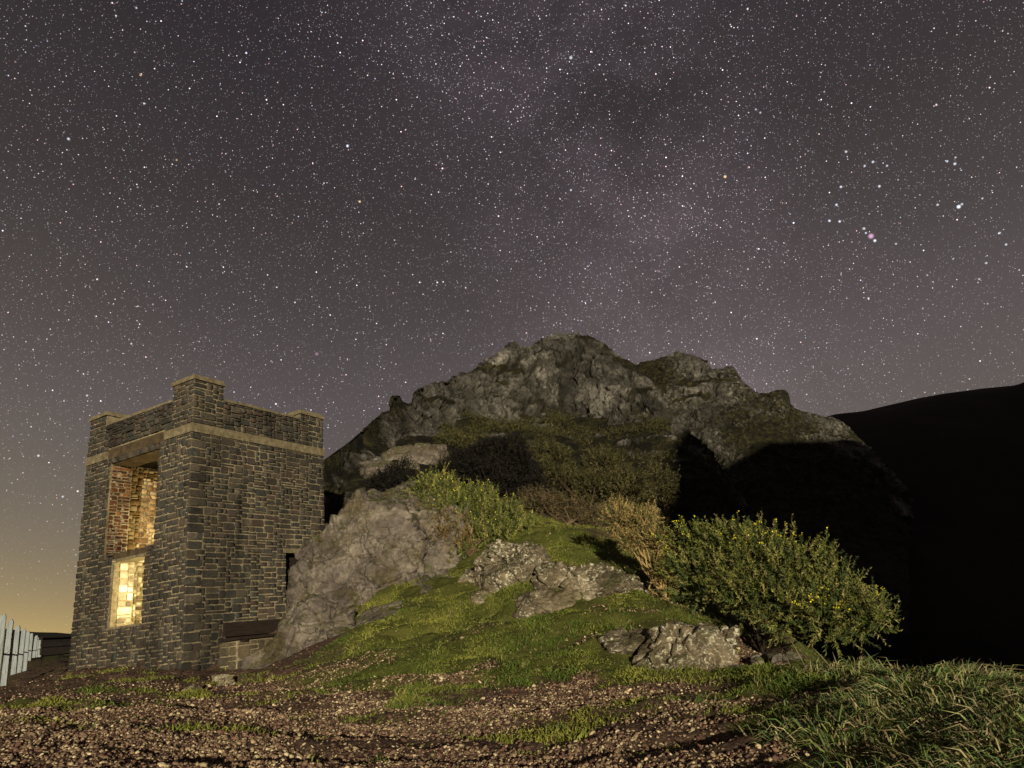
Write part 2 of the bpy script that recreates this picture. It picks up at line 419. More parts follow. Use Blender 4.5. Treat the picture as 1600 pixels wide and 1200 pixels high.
# ================================================================== ground
# survey of the near ground: (x, y, distance, turf cover 0..1, tall grass 0..1)
CP = [(0,1200,6.6,0,0),(400,1200,6.3,0,0),(800,1200,6,.05,0),(1000,1200,5.8,.15,0),(1150,1200,5.6,.35,0),(1350,1200,5.3,.9,.7),(1600,1200,5,.9,.9),
 (200,1120,9,0,0),(500,1110,9,.02,0),(800,1115,8.2,.1,0),(1000,1110,7.6,.35,0),(1100,1130,7,.3,0),(1250,1120,6.7,.8,.6),(1400,1120,6.5,.9,1),(1600,1120,6.2,.9,1),
 (283,1041,15,.35,0),(112,1050,18,.4,0),(200,1047,16.3,.5,0),(335,1054,14.8,.3,0),(60,1088,12.5,.1,0),(150,1070,13,.2,0),(250,1060,13,.45,0),(0,1110,10.5,.6,.2),(90,1055,17,.1,0),
 (4,1082,19.7,.5,0),(28,1066,26.8,.4,0),(44,1047,38,.5,0),(59,1034,58,.5,0),(90,1036,26,.4,0),(415,1052,14.6,.4,0),(420,1064,12.6,.3,0),(520,1045,11.8,.55,0),(600,1062,10.3,.6,0),(700,1070,9.6,.45,0),(650,1040,11,.95,0),(800,1040,10.2,.9,0),(900,1075,9.1,.35,0),(700,970,13,1,0),(600,985,13,.9,0),(520,1010,12.9,.5,0),(470,1015,13.6,.25,0),
 (820,965,12.6,1,0),(950,975,11.6,.9,0),(950,1050,9.5,.75,0),(1050,1090,8.5,.4,0),(1180,1090,8.1,.6,.2),(1220,1040,9.6,.6,.3),(1300,1060,8.7,.9,.9),(1400,1066,8.2,.9,1),(1600,1070,7.4,.9,1),
 (700,885,16.2,.9,0),(600,880,16.8,.6,0),(860,872,14.7,.8,0),(1000,915,13.6,.8,0),(1060,955,12.3,.7,0),(1130,1018,11.8,.2,0),(1200,1040,11.8,.1,0),(1270,1050,11.2,.2,0),(1350,1055,10.4,.5,.3),
 (600,775,22,.6,0),(690,735,25,.6,0),(760,770,24,.5,0),(880,815,21,.5,0),(960,835,18,.5,0),(560,790,22,.5,0),(700,720,32,.5,0),(880,765,30,.5,0)]
KN = [(-.3,0,-.1,0,0),(-6,0,.1,.2,0),(6,0,-.3,.5,.3),(0,-12,-.8,.4,0),(-25,-12,-3,.5,0),(20,-12,-2.5,.6,0),(0,-45,-6,.6,0),(-45,-45,-11,.6,0),(45,-45,-7,.6,0),
 (8.2,7.6,-1.1,.9,.9),(8,11,-2.2,.6,.5),(11,14,-4.2,.6,0),(14,9,-3.8,.7,.3),(7,17,-.8,.6,0),(11,24,-3.5,.6,0),(20,24,-9,.6,0),(26,10,-9,.6,0),(30,45,-14,.6,0),(55,30,-20,.6,0),(55,-10,-13,.6,0),
 (-6,24,2.2,.5,0),(-12,22,1.7,.5,0),(-15,13,1.0,.5,.2),(-24,14,-1,.6,0),(-40,15,-10,.6,0),(-12,6,.2,.5,.2),(-25,0,-4,.6,0),
 (-10,40,2.5,.5,0),(-50,50,-4,.6,0),(0,60,5,.5,0),(20,60,-8,.6,0)]
pts = np.array([[*P(x, y, d), g, h] for x, y, d, g, h in CP] + [[x, y, z, g, h] for x, y, z, g, h in KN])
PXY, PZ = pts[:, :2], pts[:, 2]
def _U(r): return np.where(r > 1e-9, r * r * np.log(np.maximum(r, 1e-9)), 0)
_K = _U(np.linalg.norm(PXY[:, None] - PXY[None], axis=2)) + np.eye(len(PXY)) * .6
_Q = np.c_[np.ones(len(PXY)), PXY]
_A = np.block([[_K, _Q], [_Q.T, np.zeros((3, 3))]])
_S = np.linalg.solve(_A, np.r_[PZ, 0, 0, 0])
def ground_base(x, y):
    out = np.zeros(len(x))
    for a in range(0, len(x), 40000):
        q = np.c_[x[a:a + 40000], y[a:a + 40000]]
        k = _U(np.linalg.norm(q[:, None] - PXY[None], axis=2))
        out[a:a + 40000] = k @ _S[:len(PXY)] + np.c_[np.ones(len(q)), q] @ _S[len(PXY):]
    r = np.hypot(x - 2, y - 10); w = np.clip((r - 45) / 25, 0, 1); w = w * w * (3 - 2 * w)
    return out * (1 - w) + (-18.) * w
def cover(x, y):
    q = np.c_[x, y]; out = np.zeros((len(x), 2))
    for a in range(0, len(x), 40000):
        w = 1 / (((q[a:a + 40000, None] - PXY[None]) ** 2).sum(2) + .05) ** 1.6
        out[a:a + 40000] = (w[:, :, None] * pts[None, :, 3:5]).sum(1) / w.sum(1)[:, None]
    return out[:, 0], out[:, 1]
def micro(x, y):
    z = np.zeros(len(x)); q = np.c_[x, y, z]
    near = np.clip((40 - np.hypot(x, y)) / 15, 0, 1)
    g, h = cover(x, y)
    tuft = fbm(q * np.array([.9, 2.6, 1]), 4, 5) * .12 + fbm(q * 5.5, 3, 6) * .03
    rough = fbm(q * np.array([1.1, 2.2, 1]), 3, 8) * .045 + fbm(q * 7, 3, 9) * .022
    return near * (tuft * g + rough * (1 - g)) + (1 - near) * fbm(q * .12, 5, 11) * 1.0
def ground_z(x, y):
    x = np.atleast_1d(np.asarray(x, float)); y = np.atleast_1d(np.asarray(y, float))
    return ground_base(x, y) + micro(x, y)
def axis(c0, c1, step, far, grow=1.16):
    a = list(np.arange(c0, c1, step)); s = step
    lo = []; p = c0
    while p > -far: s *= grow; p -= s; lo.append(p)
    s = step; hi = []; p = a[-1]
    while p < far: s *= grow; p += s; hi.append(p)
    return np.array(lo[::-1] + a + hi)
gx = axis(-11., 10., .065, 3000); gy = axis(4., 18., .06, 3000)
X, Y = np.meshgrid(gx, gy); X, Y = X.ravel(), Y.ravel()
GZ = ground_z(X, Y)
cg, ch = cover(X, Y)
far = np.hypot(X, Y) > 40
tone = np.stack([np.where(far, .6, np.clip(cg, 0, 1)), ch, np.zeros(len(X))], 1)
tag(link('ground', mesh_np('ground', np.c_[X, Y, GZ], grid_faces(len(gx), len(gy)), tone, True), M_GROUND), kind='structure')

# quick height lookup for scattering (bilinear on the sheet)
GG = GZ.reshape(len(gy), len(gx))
def gz(x, y):
    x = np.asarray(x, float); y = np.asarray(y, float)
    i = np.clip(np.searchsorted(gx, x) - 1, 0, len(gx) - 2); j = np.clip(np.searchsorted(gy, y) - 1, 0, len(gy) - 2)
    u = (x - gx[i]) / (gx[i + 1] - gx[i]); v = (y - gy[j]) / (gy[j + 1] - gy[j])
    return (GG[j, i] * (1 - u) + GG[j, i + 1] * u) * (1 - v) + (GG[j + 1, i] * (1 - u) + GG[j + 1, i + 1] * u) * v

# ================================================================== hills
def normals(Pg):
    du = np.gradient(Pg, axis=1); dv = np.gradient(Pg, axis=0)
    n = np.cross(du, dv); n /= np.linalg.norm(n, axis=2)[:, :, None] + 1e-9
    return n
def curve(lst, xs):
    a = np.array(lst, float); return np.interp(xs, a[:, 0], a[:, 1])
def loft(xs, rows):
    """rows: list of (ys, depth, n) curves; returns grid of world points, lofted between the curves"""
    R_ = []
    prev = None; tags = []
    for k, (ys, ds, n) in enumerate(rows):
        cur = np.array([P(x, y, d) for x, y, d in zip(xs, ys, ds)])
        if prev is not None:
            for i in range(n):
                t_ = i / n; R_.append(prev * (1 - t_) + cur * t_); tags.append(k - 1 + t_)
        prev = cur
    R_.append(prev); tags.append(len(rows) - 1.)
    return np.array(R_), np.array(tags)
def smooth_rows(G, k):
    for _ in range(k):
        G[1:-1] = (G[:-2] + 2 * G[1:-1] + G[2:]) / 4
    return G

def hill(name, xs, rows, backdrop, smooth, rockrow, amp, seed, sc=1.):
    G, tg = loft(xs, rows)
    G = smooth_rows(G, smooth)
    sky_row = int(np.argmin(abs(tg - backdrop)))
    nv, nu = G.shape[:2]
    n = normals(G)
    if n[nv // 3, nu // 2] @ np.array([0, -1, .3]) < 0: n = -n
    p = G.reshape(-1, 3); nn = n.reshape(-1, 3)
    tt = np.repeat(tg, nu); 
    rock = rockrow(np.tile(xs, nv), tt, p)
    patch = fbm(p * .07 * sc, 4, seed) 
    rock = np.clip(rock + patch * .35, 0, 1)
    ledge = vnoise(p * np.array([.14, .14, .9]) * sc + patch[:, None] * .5, seed + 60)
    rock = rock * (1 - .75 * np.clip((ledge - .42) * 6, 0, 1))
    # fractured blocks
    q = p * np.array([.26, .26, .075]) * sc + fbm(p * .22 * sc, 3, seed + 1)[:, None] * .28
    f1, f2, cid, off = worley(q, seed + 2)
    blk = (cid - .5) * 1.9 + (off @ np.array([.8, .4, -.4])) * .5 - np.exp(-((f2 - f1) / .05) ** 2) * .9
    jf = f2 - f1; bid = cid.copy()
    q2 = p * np.array([.85, .85, .5]) * sc + fbm(p * .8 * sc, 2, seed + 4)[:, None] * .3
    f1, f2, cid, off = worley(q2, seed + 5)
    blk2 = (cid - .5) * .7 + (off @ np.array([-.5, .9, -.8])) * .3 - np.exp(-((f2 - f1) / .07) ** 2) * .5
    q3 = p * np.array([2.0, 2.0, .8]) * sc + fbm(p * 2 * sc, 2, seed + 14)[:, None] * .25
    g1, g2, gid, _ = worley(q3, seed + 15)
    fine = fbm(p * 2.2 * sc, 3, seed + 6) * .14 + (gid - .5) * .42 - np.exp(-((g2 - g1) / .09) ** 2) * .28
    hummock = fbm(p * np.array([.16, .16, .3]) * sc, 5, seed + 7) * .75 + np.abs(fbm(p * .9 * sc, 3, seed + 8)) * .35
    near = np.clip(np.hypot(p[:, 0], p[:, 1]) / 80 * sc, .25, 1.2) * np.interp(tt, [backdrop - .7, backdrop - .25, backdrop + .3, backdrop + 1], [1, .55, .5, 1])
    joint = np.clip(np.exp(-((jf) / .085) ** 2) + .8 * np.exp(-((f2 - f1) / .07) ** 2) * (vnoise(p * .5, 3) > -.2), 0, 1) * rock
    blktone = np.clip(bid * .7 + cid * .3, 0, 1)
    d = amp * near * (rock * (blk * .95 + blk2 * .75 + fine * .9) + (1 - rock) * hummock)
    fade = np.minimum(1, (tt) / .15)
    p = p + nn * (d * fade)[:, None]
    tone = np.stack([rock, blktone, joint], 1)
    me = mesh_np(name, p, grid_faces(nu, nv), tone, False)
    return tag(link(name, me, M_HILL), kind='structure'), p.reshape(nv, nu, 3), tg

xs1 = np.r_[np.linspace(120, 480, 60), np.linspace(482, 1165, 760)]
SKY1 = [(120,1040),(200,985),(300,890),(400,800),(470,745),(508,716),(530,700),(545,690),(575,663),(598,643),(607,640),(611,620),(617,614),(626,615),(632,625),(640,628),(646,612),(655,604),(680,597),(700,590),(740,578),(752,567),(765,562),(778,558),(785,555),(788,538),(795,533),(808,533),(813,545),(822,546),(830,537),(845,530),(870,522),(890,518),(905,518),(918,524),(940,535),(965,550),(990,568),(1010,590),(1030,612),(1045,645),(1075,675),(1110,703),(1135,745),(1165,800)]
TOP1 = [(120,1044),(300,905),(400,820),(508,745),(545,722),(600,668),(640,645),(700,610),(760,580),(800,556),(850,545),(900,540),(950,560),(990,590),(1030,630),(1060,670),(1110,715),(1165,810)]
CLF1 = [(120,1050),(300,930),(400,850),(508,790),(560,735),(600,705),(640,682),(690,668),(740,655),(800,655),(880,657),(980,655),(1040,662),(1075,690),(1110,728),(1165,822)]
MID1 = [(120,1060),(300,960),(400,890),(508,835),(560,775),(620,722),(700,698),(800,700),(900,710),(1000,725),(1060,740),(1110,765),(1165,850)]
FOT1 = [(120,1075),(300,1000),(400,930),(508,850),(560,800),(620,765),(700,745),(800,775),(900,790),(1000,815),(1060,850),(1110,880),(1165,930)]
def rockmask1(x, t_, p):
    cliff = np.interp(t_, [0, 1.5, 1.92, 2.02, 2.9, 3.2, 4, 5], [.05, .14, .34, .95, .9, .72, .55, .4])
    lat = np.interp(x, [480, 600, 680, 760, 980, 1040, 1110], [.62, .66, .72, 1, 1, .8, .65])
    strat = np.interp(t_, [0, .8, 1, 1.6, 2], [.05, .1, .25, .45, .2]) * (vnoise(p * np.array([.5, .5, .9]), 77) > .28)
    return np.clip(cliff * lat + strat * 1.6, 0, 1)
dr = np.interp(xs1, [120, 400, 508, 545, 620, 700, 800, 890, 990, 1165], [30, 25, 25, 27, 33, 40, 47, 50, 48, 38])
ft1 = np.interp(xs1, [120, 508, 560, 700, 1165], [23, 20.5, 21.5, 25, 24])
H1, H1P, H1T = hill('crag_hill', xs1, [
    (curve(FOT1, xs1), ft1, 1),
    (curve(MID1, xs1), ft1 + (dr - ft1) * .34, 70),
    (curve(CLF1, xs1), ft1 + (dr - ft1) * .76, 80),
    (curve(TOP1, xs1), ft1 + (dr - ft1) * .91, 150),
    (curve(SKY1, xs1), dr, 36),
    (curve([(x, y + 90) for x, y in SKY1], xs1), dr + 30, 14),
    (curve([(x, y + 420) for x, y in SKY1], xs1), dr + 60, 6)], 4, 1, rockmask1, .5, 31, 1.8)

xs2 = np.linspace(960, 1420, 300)
SKY2 = [(960,600),(985,572),(1000,566),(1030,560),(1045,553),(1060,549),(1082,550),(1098,556),(1108,561),(1113,577),(1125,573),(1145,570),(1152,580),(1155,592),(1162,602),(1185,616),(1200,613),(1214,609),(1227,607),(1232,614),(1234,630),(1240,641),(1265,646),(1290,653),(1310,659),(1330,675),(1350,692),(1380,720),(1420,765)]
TOP2 = [(960,620),(1030,575),(1060,566),(1100,572),(1150,592),(1190,622),(1230,630),(1270,655),(1320,680),(1360,708),(1420,780)]
CLF2 = [(960,660),(1030,625),(1100,630),(1150,645),(1200,665),(1250,680),(1300,692),(1350,712),(1420,800)]
FOT2 = [(960,800),(1100,790),(1200,790),(1300,800),(1420,860)]
BOT2 = [(960,960),(1100,960),(1200,965),(1300,970),(1420,990)]
def rockmask2(x, t_, p):
    return np.interp(x, [960, 1035, 1085], [.3, .45, 1]) * np.interp(t_, [0, 1, 1.7, 2, 2.9, 3.3, 4, 5], [.05, .2, .5, .70, .70, .64, .62, .45])  # extra dark heath at left dims the far crag, weaker light put into colour
d2 = np.interp(xs2, [960, 1200, 1420], [150, 142, 150])
H2, H2P, H2T = hill('far_crag', xs2, [
    (curve(BOT2, xs2), d2 - 75, 1), (curve(FOT2, xs2), d2 - 45, 20), (curve(CLF2, xs2), d2 - 16, 60), (curve(TOP2, xs2), d2 - 5, 70), (curve(SKY2, xs2), d2, 24),
    (curve([(x, y + 80) for x, y in SKY2], xs2), d2 + 40, 8), (curve([(x, y + 330) for x, y in SKY2], xs2), d2 + 80, 4)], 4, 1, rockmask2, 1.3, 57, .62)

def moor(name, ridge, depth, back, seed, label=None):
    """a long smooth moor: ridge line, front slope down to the valley, back slope"""
    xs = np.linspace(ridge[0][0], ridge[-1][0], 150)
    top = np.array([P(x, y, d) for x, y, d in zip(xs, curve(ridge, xs), np.interp(xs, *depth))])
    rows = []
    for k in range(28):
        t_ = k / 27
        q = top.copy(); h = top[:, 2] + 22
        s = np.where(t_ < .75, (t_ / .75), 1 - (t_ - .75) / .25 * .9)
        out = np.interp(t_, [0, .75, 1], [-.62, 0, back])
        q[:, :2] = top[:, :2] * (1 + out)
        prof = np.sin(min(1, t_ / .75) * math.pi / 2) if t_ < .75 else 1 - ((t_ - .75) / .25) ** 2
        q[:, 2] = -22 + h * prof
        q[:, 2] += fbm(q * .012, 4, seed) * 5 * (1 if .05 < t_ < .6 else .1)
        rows.append(q)
    G = np.array(rows)
    return tag(link(name, mesh_np(name, G.reshape(-1, 3), grid_faces(len(xs), len(rows)), None, True), M_DARKHILL), kind='structure')
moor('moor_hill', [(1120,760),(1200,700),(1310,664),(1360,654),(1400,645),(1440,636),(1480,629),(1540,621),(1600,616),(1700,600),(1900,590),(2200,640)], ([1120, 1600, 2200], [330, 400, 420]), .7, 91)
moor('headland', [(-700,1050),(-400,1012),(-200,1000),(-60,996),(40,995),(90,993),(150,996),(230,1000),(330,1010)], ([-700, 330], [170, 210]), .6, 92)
# unseen hill added behind the camera to keep low light off valley and moor
def shade_hill():
    xs = np.r_[np.linspace(17.5, 40, 50), np.linspace(41, 150, 80), np.linspace(155, 760, 60)]; ys = np.linspace(-260, -12, 60)
    Xg, Yg = np.meshgrid(xs, ys)
    top = np.interp(Xg, [17.5, 19.2, 20.6, 25, 28, 30, 45, 72, 100, 125, 165, 300, 420, 760], [-14, 3, 12.5, 17.2, 20, 20.8, 28.5, 42, 42.5, 74, 114, 162, 180, 190])
    prof = np.interp(Yg, [-260, -150, -62, -12], [.35, .85, 1, 0])
    prof = prof * prof * (3 - 2 * prof)
    Zg = -16 + (top + 16) * prof
    p = np.stack([Xg - .185 * (Yg + 62), Yg, Zg], 2).reshape(-1, 3)
    p[:, 2] += fbm(p * .03, 4, 12) * 1.2 * np.repeat(np.ones(1), len(p)) * (prof.ravel() > .02)
    tag(link('shade_hill', mesh_np('shade_hill', p, grid_faces(len(xs), len(ys)), None, True), M_DARKHILL), kind='structure')
shade_hill()
mb = MB(); mb.box(-15000, 15000, -15000, 15000, -75, -70)
tag(mb.build('sea', M_SEA), kind='structure')
# ================================================================== stone tower
TN = np.array([math.sin(-.4558) * 15, math.cos(-.4558) * 15, Z0 - .1806])
TH = .4922
TW = 3.67                                   # plan is square
tower = empty('stone_tower', tuple(TN), math.atan2(math.cos(TH), math.sin(TH)),
              label='small square roofless stone tower with corner pillars and two lit openings', cat='tower')
# local axes: x runs along the right-hand face (wall y=0), y along the left-hand face (wall x=0)
T = .5
ZB0, ZB1 = 4.44, 4.63                       # string course
UP = (1.04, 2.75, 2.32, 4.30)               # upper opening y0 y1 z0 z1
WI = (1.30, 2.42, .79, 2.20)                # lower window
DO = (2.47, 3.20, 0, 2.06)                  # doorway in the right-hand face, x0 x1 z0 z1
wl = MB()
wl.box(0, T, 0, UP[0], -.5, ZB0); wl.box(0, T, UP[1], TW, -.5, ZB0)
wl.box(0, T, UP[0], UP[1], -.5, WI[2]); wl.box(0, T, UP[0], WI[0], WI[2], WI[3]); wl.box(0, T, WI[1], UP[1], WI[2], WI[3])
wl.box(0, T, 0, UP[0] - .15, ZB0, ZB1); wl.box(0, T, UP[1] + .15, TW, ZB0, ZB1); wl.box(T, TW, 0, T, ZB0, ZB1)
wl.box(T, TW, 0, T, DO[3], ZB0); wl.box(T, DO[0], 0, T, -.5, DO[3]); wl.box(DO[1], TW, 0, T, -.5, DO[3])
wl.box(T, TW - T, TW - T, TW, -.5, ZB0); wl.box(TW - T, TW, T, TW, -.5, ZB0)
wall = wl.build('wall', M_MORTAR, tower)
sl = MB(); sl.box(.05, T + .05, UP[0] + .01, UP[1] - .01, WI[3], UP[2])
sl.build('sill', M_LINTEL, tower)
ln = MB(); ln.box(.012, T + .04, UP[0] - .148, UP[1] + .148, ZB0 + .002, ZB1 + .03); ln.box(.05, T + .03, UP[0] + .002, UP[1] - .002, UP[3], ZB0 + .001)
ln.build('lintel', M_LINTEL, tower)
fl = MB(); fl.box(T, TW - T, T, TW - T, -.5, .05); fl.build('floor', M_MORTAR, tower)
pp = MB()
PT = .32; PZ1 = 5.25
pp.box(.02, PT, .02, TW - .02, ZB1 + .031, PZ1); pp.box(PT, TW - .02, .02, PT, ZB1, PZ1)
pp.box(PT, TW - .02, TW - PT, TW - .02, ZB0 + .002, PZ1); pp.box(TW - PT, TW - .02, PT, TW - PT, ZB0 + .002, PZ1)
parapet = pp.build('parapet', M_MORTAR, tower)
for (x0, x1, y0, y1) in ((.0, .36, .70, TW - .66), (.72, TW - .78, 0, .36), (.72, TW - .7, TW - .36, TW), (TW - .36, TW, .7, TW - .7)):
    cp_ = MB()
    L_ = max(x1 - x0, y1 - y0); nseg = 5
    for k in range(nseg):
        e = .004
        if x1 - x0 > y1 - y0: cp_.box(x0 + (x1 - x0) * k / nseg + e, x0 + (x1 - x0) * (k + 1) / nseg - e, y0 - .02, y1, PZ1, PZ1 + .055 + random.uniform(-.008, .012), .006)
        else: cp_.box(x0 - .02, x1, y0 + (y1 - y0) * k / nseg + e, y0 + (y1 - y0) * (k + 1) / nseg - e, PZ1, PZ1 + .055 + random.uniform(-.008, .012), .006)
    cp_.build('coping', M_BAND, parapet)
# string course, proud of the wall
for (x0, x1, y0, y1) in ((-.035, .12, -.035, UP[0] - .16), (-.035, .12, UP[1] + .16, TW + .03), (.121, TW + .03, -.035, .12)):
    b = MB(); b.box(x0, x1, y0, y1, ZB0, ZB1)
    b.build('string_course', M_BAND, tower, bevel=.008)
# corner pillars
pillars = []
for (x0, x1, y0, y1, zt) in ((0, .72, 0, .66, 5.58), (0, .62, TW - .62, TW, 5.50), (TW - .74, TW, 0, .62, 5.40), (TW - .7, TW, TW - .7, TW, 5.45)):
    b = MB(); b.box(x0, x1, y0, y1, ZB1, zt); p_ = b.build('pillar', M_MORTAR, tower); pillars.append(p_)
    c_ = MB(); c_.box(x0 - .045, x1 + .04, y0 - .045, y1 + .04, zt, zt + .07, .010); c_.box(x0 - .01, x1 + .0, y0 - .01, y1 + .0, zt + .071, zt + .12, .012)
    c_.build('cap', M_BAND, p_, bevel=.01)

# --- rubble: rectangles packed into courses
def pack(u0, u1, z0, z1, holes, cu=.046, cz=.056, big=1., rnd=random):
    nu, nz = int((u1 - u0) / cu), max(2, int(round((z1 - z0) / cz)))
    cu = (u1 - u0) / nu; cz = (z1 - z0) / nz
    occ = np.zeros((nz, nu), bool)
    for (a, b, c, d) in holes:
        for j in range(nz):
            for i in range(nu):
                uu, zz = u0 + (i + .5) * cu, z0 + (j + .5) * cz
                if a < uu < b and c < zz < d: occ[j, i] = True
    out = []
    for j in range(nz):
        i = 0
        while i < nu:
            if occ[j, i]: i += 1; continue
            w = rnd.choice([2, 3, 3, 3, 4, 4, 5, 5, 6, 7]); h = rnd.choice([1, 2, 2, 2, 2, 2, 3, 3])
            if h == 1 and rnd.random() < .35: w += 2
            w = max(2, int(w * big))
            k = 0
            while k < w and i + k < nu and not occ[j, i + k]: k += 1
            rem = k
            k2 = k
            while i + k2 < nu and not occ[j, i + k2] and k2 < w + 2: k2 += 1
            if k2 - k == 1: k = k2
            h = min(h, nz - j)
            while h > 1 and occ[j + h - 1, i:i + k].any(): h -= 1
            occ[j:j + h, i:i + k] = True
            out.append((u0 + i * cu, u0 + (i + k) * cu, z0 + j * cz, z0 + (j + h) * cz))
            i += k
    return out

STONE_TONES = [(.044, .041, .036), (.050, .045, .038), (.036, .034, .031), (.058, .050, .040), (.044, .044, .038), (.060, .045, .037), (.050, .042, .036), (.038, .040, .038), (.078, .067, .052)]
def stone_geo(u0, u1, z0, z1, rnd, proud=.024, gap=.0105):
    """an irregular rounded block: ring on the wall, ring proud of it, smaller front face"""
    g = gap
    w, h = u1 - u0, z1 - z0
    a, b = u0 + g, u1 - g; c, d = z0 + g, z1 - g
    k = min(w, h) * .17
    ring = [(a + k * rnd.uniform(.3, 1.3), c), (b - k * rnd.uniform(.3, 1.3), c), (b, c + k * rnd.uniform(.3, 1.2)), (b, d - k * rnd.uniform(.3, 1.2)),
            (b - k * rnd.uniform(.3, 1.3), d), (a + k * rnd.uniform(.3, 1.3), d), (a, d - k * rnd.uniform(.3, 1.2)), (a, c + k * rnd.uniform(.3, 1.2))]
    ring = [(u + rnd.uniform(-.005, .005), z + rnd.uniform(-.005, .005)) for u, z in ring]
    cu, cz = (a + b) / 2, (c + d) / 2
    pr = proud * rnd.uniform(.45, 1.25)
    tu, tz = rnd.uniform(-.08, .08), rnd.uniform(-.10, .10)
    V = []
    for s, o in ((1, -.02), (.985, pr * .55), (1 - .22 * min(1, .06 / min(w, h)), pr)):
        for (u, z) in ring:
            uu, zz = cu + (u - cu) * s, cz + (z - cz) * s
            oo = o + (tu * (uu - cu) + tz * (zz - cz) + rnd.uniform(-.003, .003) if o > 0 else 0)
            V.append((uu, zz, oo))
    F4 = []
    for r in (0, 1):
        for j in range(8): F4.append((r * 8 + j, r * 8 + (j + 1) % 8, r * 8 + 8 + (j + 1) % 8, r * 8 + 8 + j))
    return V, F4, tuple(range(16, 24))

def place(face, V):
    """(along, up, out) -> tower axes"""
    out = []
    for u, z, o in V:
        if face == 'L': out.append((-o, u, z))
        elif face == 'R': out.append((u, -o, z))
        elif face == 'inY': out.append((u, TW - T - o, z))       # inner side of the far left wall, looking back along -y
        elif face == 'inX': out.append((TW - T - o, u, z))
        elif face == 'jU': out.append((u, UP[1] - o, z))         # left reveal of the upper opening
        elif face == 'jW': out.append((u, WI[1] - o, z))
    return out
FLIP = {'L': False, 'R': False, 'inY': False, 'inX': True, 'jU': False, 'jW': False}
all_st = []                                  # (size on show, face, rect, parent)
def course(face, rects, parent, proud=.03, mats=None):
    for r in rects: all_st.append((face, r, parent, proud, mats))
rs = random.Random(11)
course('L', pack(0, TW, -.1, ZB0, [UP, WI, (WI[0] - .0, WI[1] + .0, 2.2, 2.33)], cu=.040, cz=.066, big=.9, rnd=rs), wall)
QZ = [-.15 + .17 * k + (.02 if k % 3 else 0) for k in range(27)] + [ZB0]
QR = [(-.024, .34 if k % 2 else .20, QZ[k], QZ[k + 1]) for k in range(27)]
course('R', QR, wall)
course('R', pack(-.022, TW, -.15, ZB0, [(a_ - .03, b_, c_, d_) for a_, b_, c_, d_ in QR] + [(DO[0], DO[1], -1, DO[3] + .1)], cu=.050, big=1.1, rnd=rs), wall)
course('L', pack(.66, TW - .62, ZB1, PZ1, [(UP[0] - .15, UP[1] + .15, ZB0, ZB1 + .03)], rnd=rs), parapet)
course('R', pack(.72, TW - .74, ZB1, PZ1, [], big=1.1, rnd=rs), parapet)
course('L', pack(0, .66, ZB1, 5.58, [], rnd=rs), pillars[0]); course('R', pack(-.022, .72, ZB1, 5.58, [], big=1.2, rnd=rs), pillars[0])
course('L', pack(TW - .62, TW, ZB1, 5.50, [], rnd=rs), pillars[1]); course('R', pack(TW - .74, TW, ZB1, 5.40, [], big=1.1, rnd=rs), pillars[2])
area = sorted(range(len(all_st)), key=lambda i: -(all_st[i][1][1] - all_st[i][1][0]) * (all_st[i][1][3] - all_st[i][1][2]) * (1.15 if all_st[i][0] == 'R' else .85))
single = set(area[:290])
rest = {}
for i, (face, r, parent, proud, mats) in enumerate(all_st):
    V, F4, cap = stone_geo(*r, rs, proud)
    V = place(face, V)
    if face == 'L': F4 = [f[::-1] for f in F4]; cap = cap[::-1]
    tn = rs.choice(STONE_TONES); k = rs.uniform(.8, 1.22); tn = tuple(c * k for c in tn)
    if i in single:
        me = bpy.data.meshes.new('stone'); me.from_pydata(V, [], F4 + [cap]); me.update()
        a = me.color_attributes.new('tone', 'FLOAT_COLOR', 'POINT'); a.data.foreach_set('color', np.tile(np.array([*tn, 1], np.float32), len(V)))
        link('stone', me, M_STONE, parent)
    else:
        q = rest.setdefault(parent, ([], [], [], []))
        b = len(q[0]); q[0].extend(V); q[1].extend([[x + b for x in f] for f in F4]); q[2].append([x + b for x in cap]); q[3].extend([tn] * len(V))
for parent, (V, F4, F8, tn) in rest.items():
    o = link('small_stones', mesh_np('small_stones', np.array(V), [np.array(F4), np.array(F8)], np.array(tn)), M_STONE, parent); o['kind'] = 'stuff'
# inner rubble seen through the openings, and the two lined reveals
def lining(name, face, rects, tones, material, parent, proud=.035):
    V, F4, F8, tn = [], [], [], []
    for r in rects:
        v, f, cap = stone_geo(*r, rs, proud); v = place(face, v); b = len(V)
        V += v; F4 += [[x + b for x in q] for q in f]; F8.append([x + b for x in cap])
        t_ = rs.choice(tones); k = rs.uniform(.7, 1.3); tn += [tuple(c * k for c in t_)] * len(v)
    o = link(name, mesh_np(name, np.array(V), [np.array(F4), np.array(F8)], np.array(tn)), material, parent); o['kind'] = 'stuff'
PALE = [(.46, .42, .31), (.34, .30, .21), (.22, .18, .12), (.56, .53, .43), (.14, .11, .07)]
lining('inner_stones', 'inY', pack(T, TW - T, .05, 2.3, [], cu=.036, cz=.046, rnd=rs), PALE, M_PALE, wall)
lining('inner_stones', 'inY', pack(T, TW - T, 2.3, 4.4, [], cu=.036, cz=.046, rnd=rs), [(.34, .25, .13), (.26, .17, .08), (.18, .11, .05), (.40, .32, .19)], M_PALE, wall)  # upper stones darker and browner: dimmer light of the upper room put into colour
lining('inner_stones', 'inX', pack(T, TW - T, .05, 4.4, [], rnd=rs), PALE, M_PALE, wall)
lining('reveal_bricks', 'jU', pack(.03, T - .01, UP[2], UP[3], [], cu=.055, cz=.036, rnd=rs), [(.085, .034, .012), (.06, .022, .009), (.11, .046, .018), (.045, .022, .012)], M_BRICK, wall, .016)
lining('reveal_stones', 'jW', pack(.16, T - .01, WI[2], WI[3], [], cu=.06, rnd=rs), PALE[:4], M_PALE, wall, .015)
